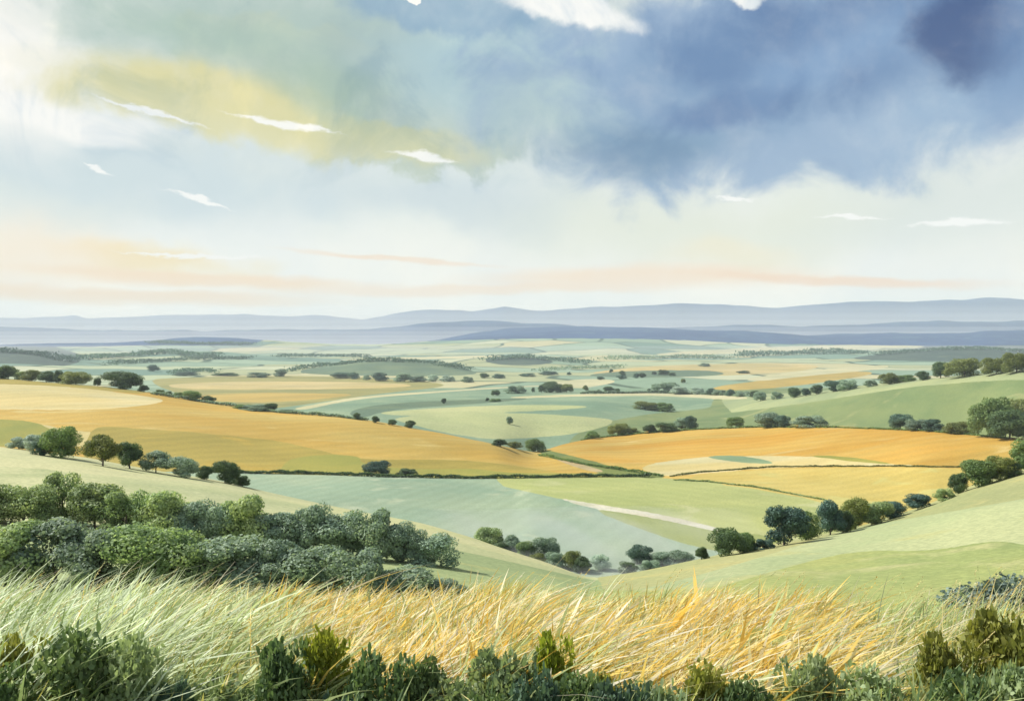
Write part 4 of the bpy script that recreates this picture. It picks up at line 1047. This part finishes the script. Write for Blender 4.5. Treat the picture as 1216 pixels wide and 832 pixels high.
# thin bright overcast over the clear sky, cream toward the horizon
band = ramp(nt, el, 0.5, 9.0)
over = mixcol(nt, band, C(255, 243, 224, 1.16), C(233, 237, 226))
over = mixcol(nt, ramp(nt, cn.outputs[0], 0.35, 0.7), over, C(240, 240, 234))
over = mixcol(nt, ramp(nt, el, 16.0, 32.0), over, mixcol(nt, ramp(nt, cn.outputs[0], 0.35, 0.65), C(150, 168, 196), C(206, 214, 222)))
c = mixcol(nt, 0.90, sky.outputs[0], over)
bill = noise(nt, dirv, 11.0, 9, 0.58, 0.4).outputs[0]
E_, S_, T_, V_ = w_edge, w_soft, w_streak, w_sliver
LAY = [  # (warp, u, v, ru, rv, rot, outer, inner, opacity, colour)
    (S_, 330, 215, 480, 62, -3, 1.2, 0.2, 0.8, (208, 221, 222)),
    (S_, 60, 215, 330, 60, 0, 1.1, 0.2, 0.7, (210, 222, 220)),
    (E_, 110, 195, 330, 46, -6, 1.0, 0.4, 0.55, (200, 217, 224)),
    (S_, 560, 250, 190, 36, 0, 1.1, 0.2, 0.7, (200, 214, 220)),
    (S_, 860, 262, 330, 60, 0, 1.15, 0.1, 0.7, (226, 230, 208)),
    (S_, 880, 290, 110, 28, 0, 1.1, 0.1, 0.8, (244, 233, 198)),
    (S_, 1130, 255, 210, 70, 0, 1.1, 0.2, 0.6, (214, 223, 218)),
    (S_, 170, 292, 130, 22, -3, 1.1, 0.2, 0.85, (250, 222, 150)),
    (S_, 20, 300, 170, 60, 0, 1.1, 0.2, 0.7, (255, 230, 194)),
    (T_, 250, 330, 240, 12, -2, 1.1, 0.3, 0.9, (255, 218, 170)),
    (T_, 150, 352, 280, 13, 0, 1.1, 0.3, 0.9, (255, 216, 164)),
    (T_, 560, 345, 260, 8, 0, 1.1, 0.3, 0.7, (255, 220, 178)),
    (T_, 760, 330, 240, 20, 1, 1.1, 0.3, 0.8, (255, 220, 178)),
    (T_, 1000, 331, 200, 9, -3, 1.05, 0.3, 0.8, (253, 206, 158)),
    (T_, 470, 306, 160, 5, -4, 1.0, 0.3, 0.7, (252, 218, 180)),
    (S_, 0, 60, 100, 130, 0, 1.1, 0.3, 0.95, (253, 250, 243)),
    # the big cloud: green-gold to the left, slate blue to the right
    (E_, 350, 55, 310, 116, -8, 1.1, 0.35, 0.92, (172, 194, 186)),
    (E_, 430, 120, 240, 66, -13, 1.0, 0.84, 0.9, (186, 200, 182)),
    (E_, 250, 128, 230, 44, -9, 1.0, 0.55, 0.85, (224, 217, 156)),
    (S_, 250, 120, 220, 44, -9, 1.05, 0.2, 0.7, (222, 214, 150)),
    (E_, 470, 168, 130, 24, -10, 1.0, 0.6, 0.8, (212, 210, 158)),
    (S_, 230, 36, 190, 46, 0, 1.1, 0.1, 0.75, (162, 188, 176)),
    (E_, 390, 105, 100, 44, -12, 1.05, 0.4, 0.6, (150, 180, 162)),
    (S_, 420, 60, 150, 50, 0, 1.1, 0.1, 0.6, (158, 182, 182)),
    (S_, 640, 100, 250, 92, -4, 1.05, 0.45, 0.9, (168, 197, 206)),
    (E_, 960, 90, 430, 140, 3, 1.05, 0.62, 0.95, (138, 167, 200)),
    (S_, 640, 150, 140, 70, 0, 1.1, 0.1, 0.6, (176, 198, 194)),
    (E_, 840, 115, 210, 76, 8, 1.05, 0.35, 0.75, (116, 151, 188)),
    (S_, 750, 180, 140, 44, 5, 1.1, 0.15, 0.85, (100, 140, 174)),
    (E_, 860, 138, 84, 26, 12, 1.1, 0.35, 0.8, (74, 114, 166)),
    (E_, 520, 12, 130, 36, 0, 1.0, 0.6, 0.8, (128, 164, 194)),
    (E_, 1080, 40, 300, 80, 0, 1.05, 0.45, 0.88, (86, 124, 172)),
    (E_, 1120, 130, 120, 80, 40, 1.1, 0.25, 0.6, (146, 176, 206)),
    (S_, 1010, 60, 130, 50, 20, 1.1, 0.1, 0.7, (128, 163, 202)),
    (E_, 1150, 44, 66, 52, 0, 1.05, 0.4, 0.95, (24, 66, 128)),
    (E_, 1225, 60, 60, 110, 0, 1.1, 0.2, 0.5, (98, 137, 184)),
    # bright breaks
    (E_, 680, 16, 100, 22, -14, 1.06, 0.62, 0.97, (254, 253, 248)),
    (E_, 892, 0, 19, 13, -20, 1.06, 0.62, 0.97, (254, 253, 248)),
    (E_, 470, 0, 22, 10, 0, 1.0, 0.9, 0.95, (254, 253, 248)),
    (S_, 50, 136, 130, 22, -8, 1.1, 0.3, 0.95, (254, 252, 246)),
    (V_, 180, 134, 71, 5, -12, 1.05, 0.45, 0.92, (255, 254, 249)),
    (V_, 340, 149, 81, 7, -9, 1.05, 0.45, 0.92, (255, 254, 249)),
    (V_, 500, 187, 51, 8, -6, 1.05, 0.45, 0.92, (255, 254, 249)),
    (V_, 117, 201, 20, 5, -20, 1.05, 0.45, 0.92, (255, 254, 249)),
    (V_, 236, 240, 51, 5, -14, 1.05, 0.45, 0.92, (255, 254, 249)),
    (V_, 866, 238, 30, 4, -3, 1.05, 0.45, 0.92, (255, 254, 249)),
    (V_, 1010, 257, 56, 4, -2, 1.05, 0.45, 0.92, (255, 254, 249)),
    (V_, 1140, 266, 64, 7, 0, 1.05, 0.45, 0.92, (255, 254, 249)),
    (V_, 230, 304, 102, 4, -2, 1.05, 0.45, 0.92, (254, 251, 245)),
]
for (wv, u, v, ru, rv, rot, lo, hi, op, rgb) in LAY:
    c = mixcol(nt, mul(blob(wv, u, v, ru, rv, rot, lo, hi, wv is V_, bill if wv is E_ else None), op), c, C(*rgb))
# fine vapour texture
c = mixcol(nt, mul(ramp(nt, cn2.outputs[0], 0.45, 0.8), 0.16), c, C(252, 250, 244))
mot = math_('MULTIPLY', ramp(nt, el, 6.0, 12.0), 0.85)
w2 = noise(nt, dirv, 9.0, 8, 0.62, 0.8)
c = mixcol(nt, math_('MULTIPLY', mot, ramp(nt, w2.outputs[0], 0.50, 0.68)), c, mixcol(nt, 1.0, c, (0.70, 0.78, 0.87), 'MULTIPLY'))
c = mixcol(nt, math_('MULTIPLY', mot, ramp(nt, w2.outputs[0], 0.47, 0.30)), c, mixcol(nt, 1.0, c, (1.16, 1.12, 1.06), 'MULTIPLY'))
nt.links.new(c, bg.inputs['Color'])
nt.links.new(bg.outputs[0], out.inputs['Surface'])

# ------------------------------------------------------------------ render settings
scene.render.engine = 'CYCLES'
scene.view_settings.view_transform = 'Standard'
scene.view_settings.look = 'None'
scene.view_settings.exposure = EXPO
scene.view_settings.gamma = 1.0
cy = scene.cycles
cy.use_denoising = True
cy.max_bounces = 6; cy.diffuse_bounces = 3; cy.transmission_bounces = 4; cy.transparent_max_bounces = 6; cy.volume_bounces = 0
cy.use_adaptive_sampling = False
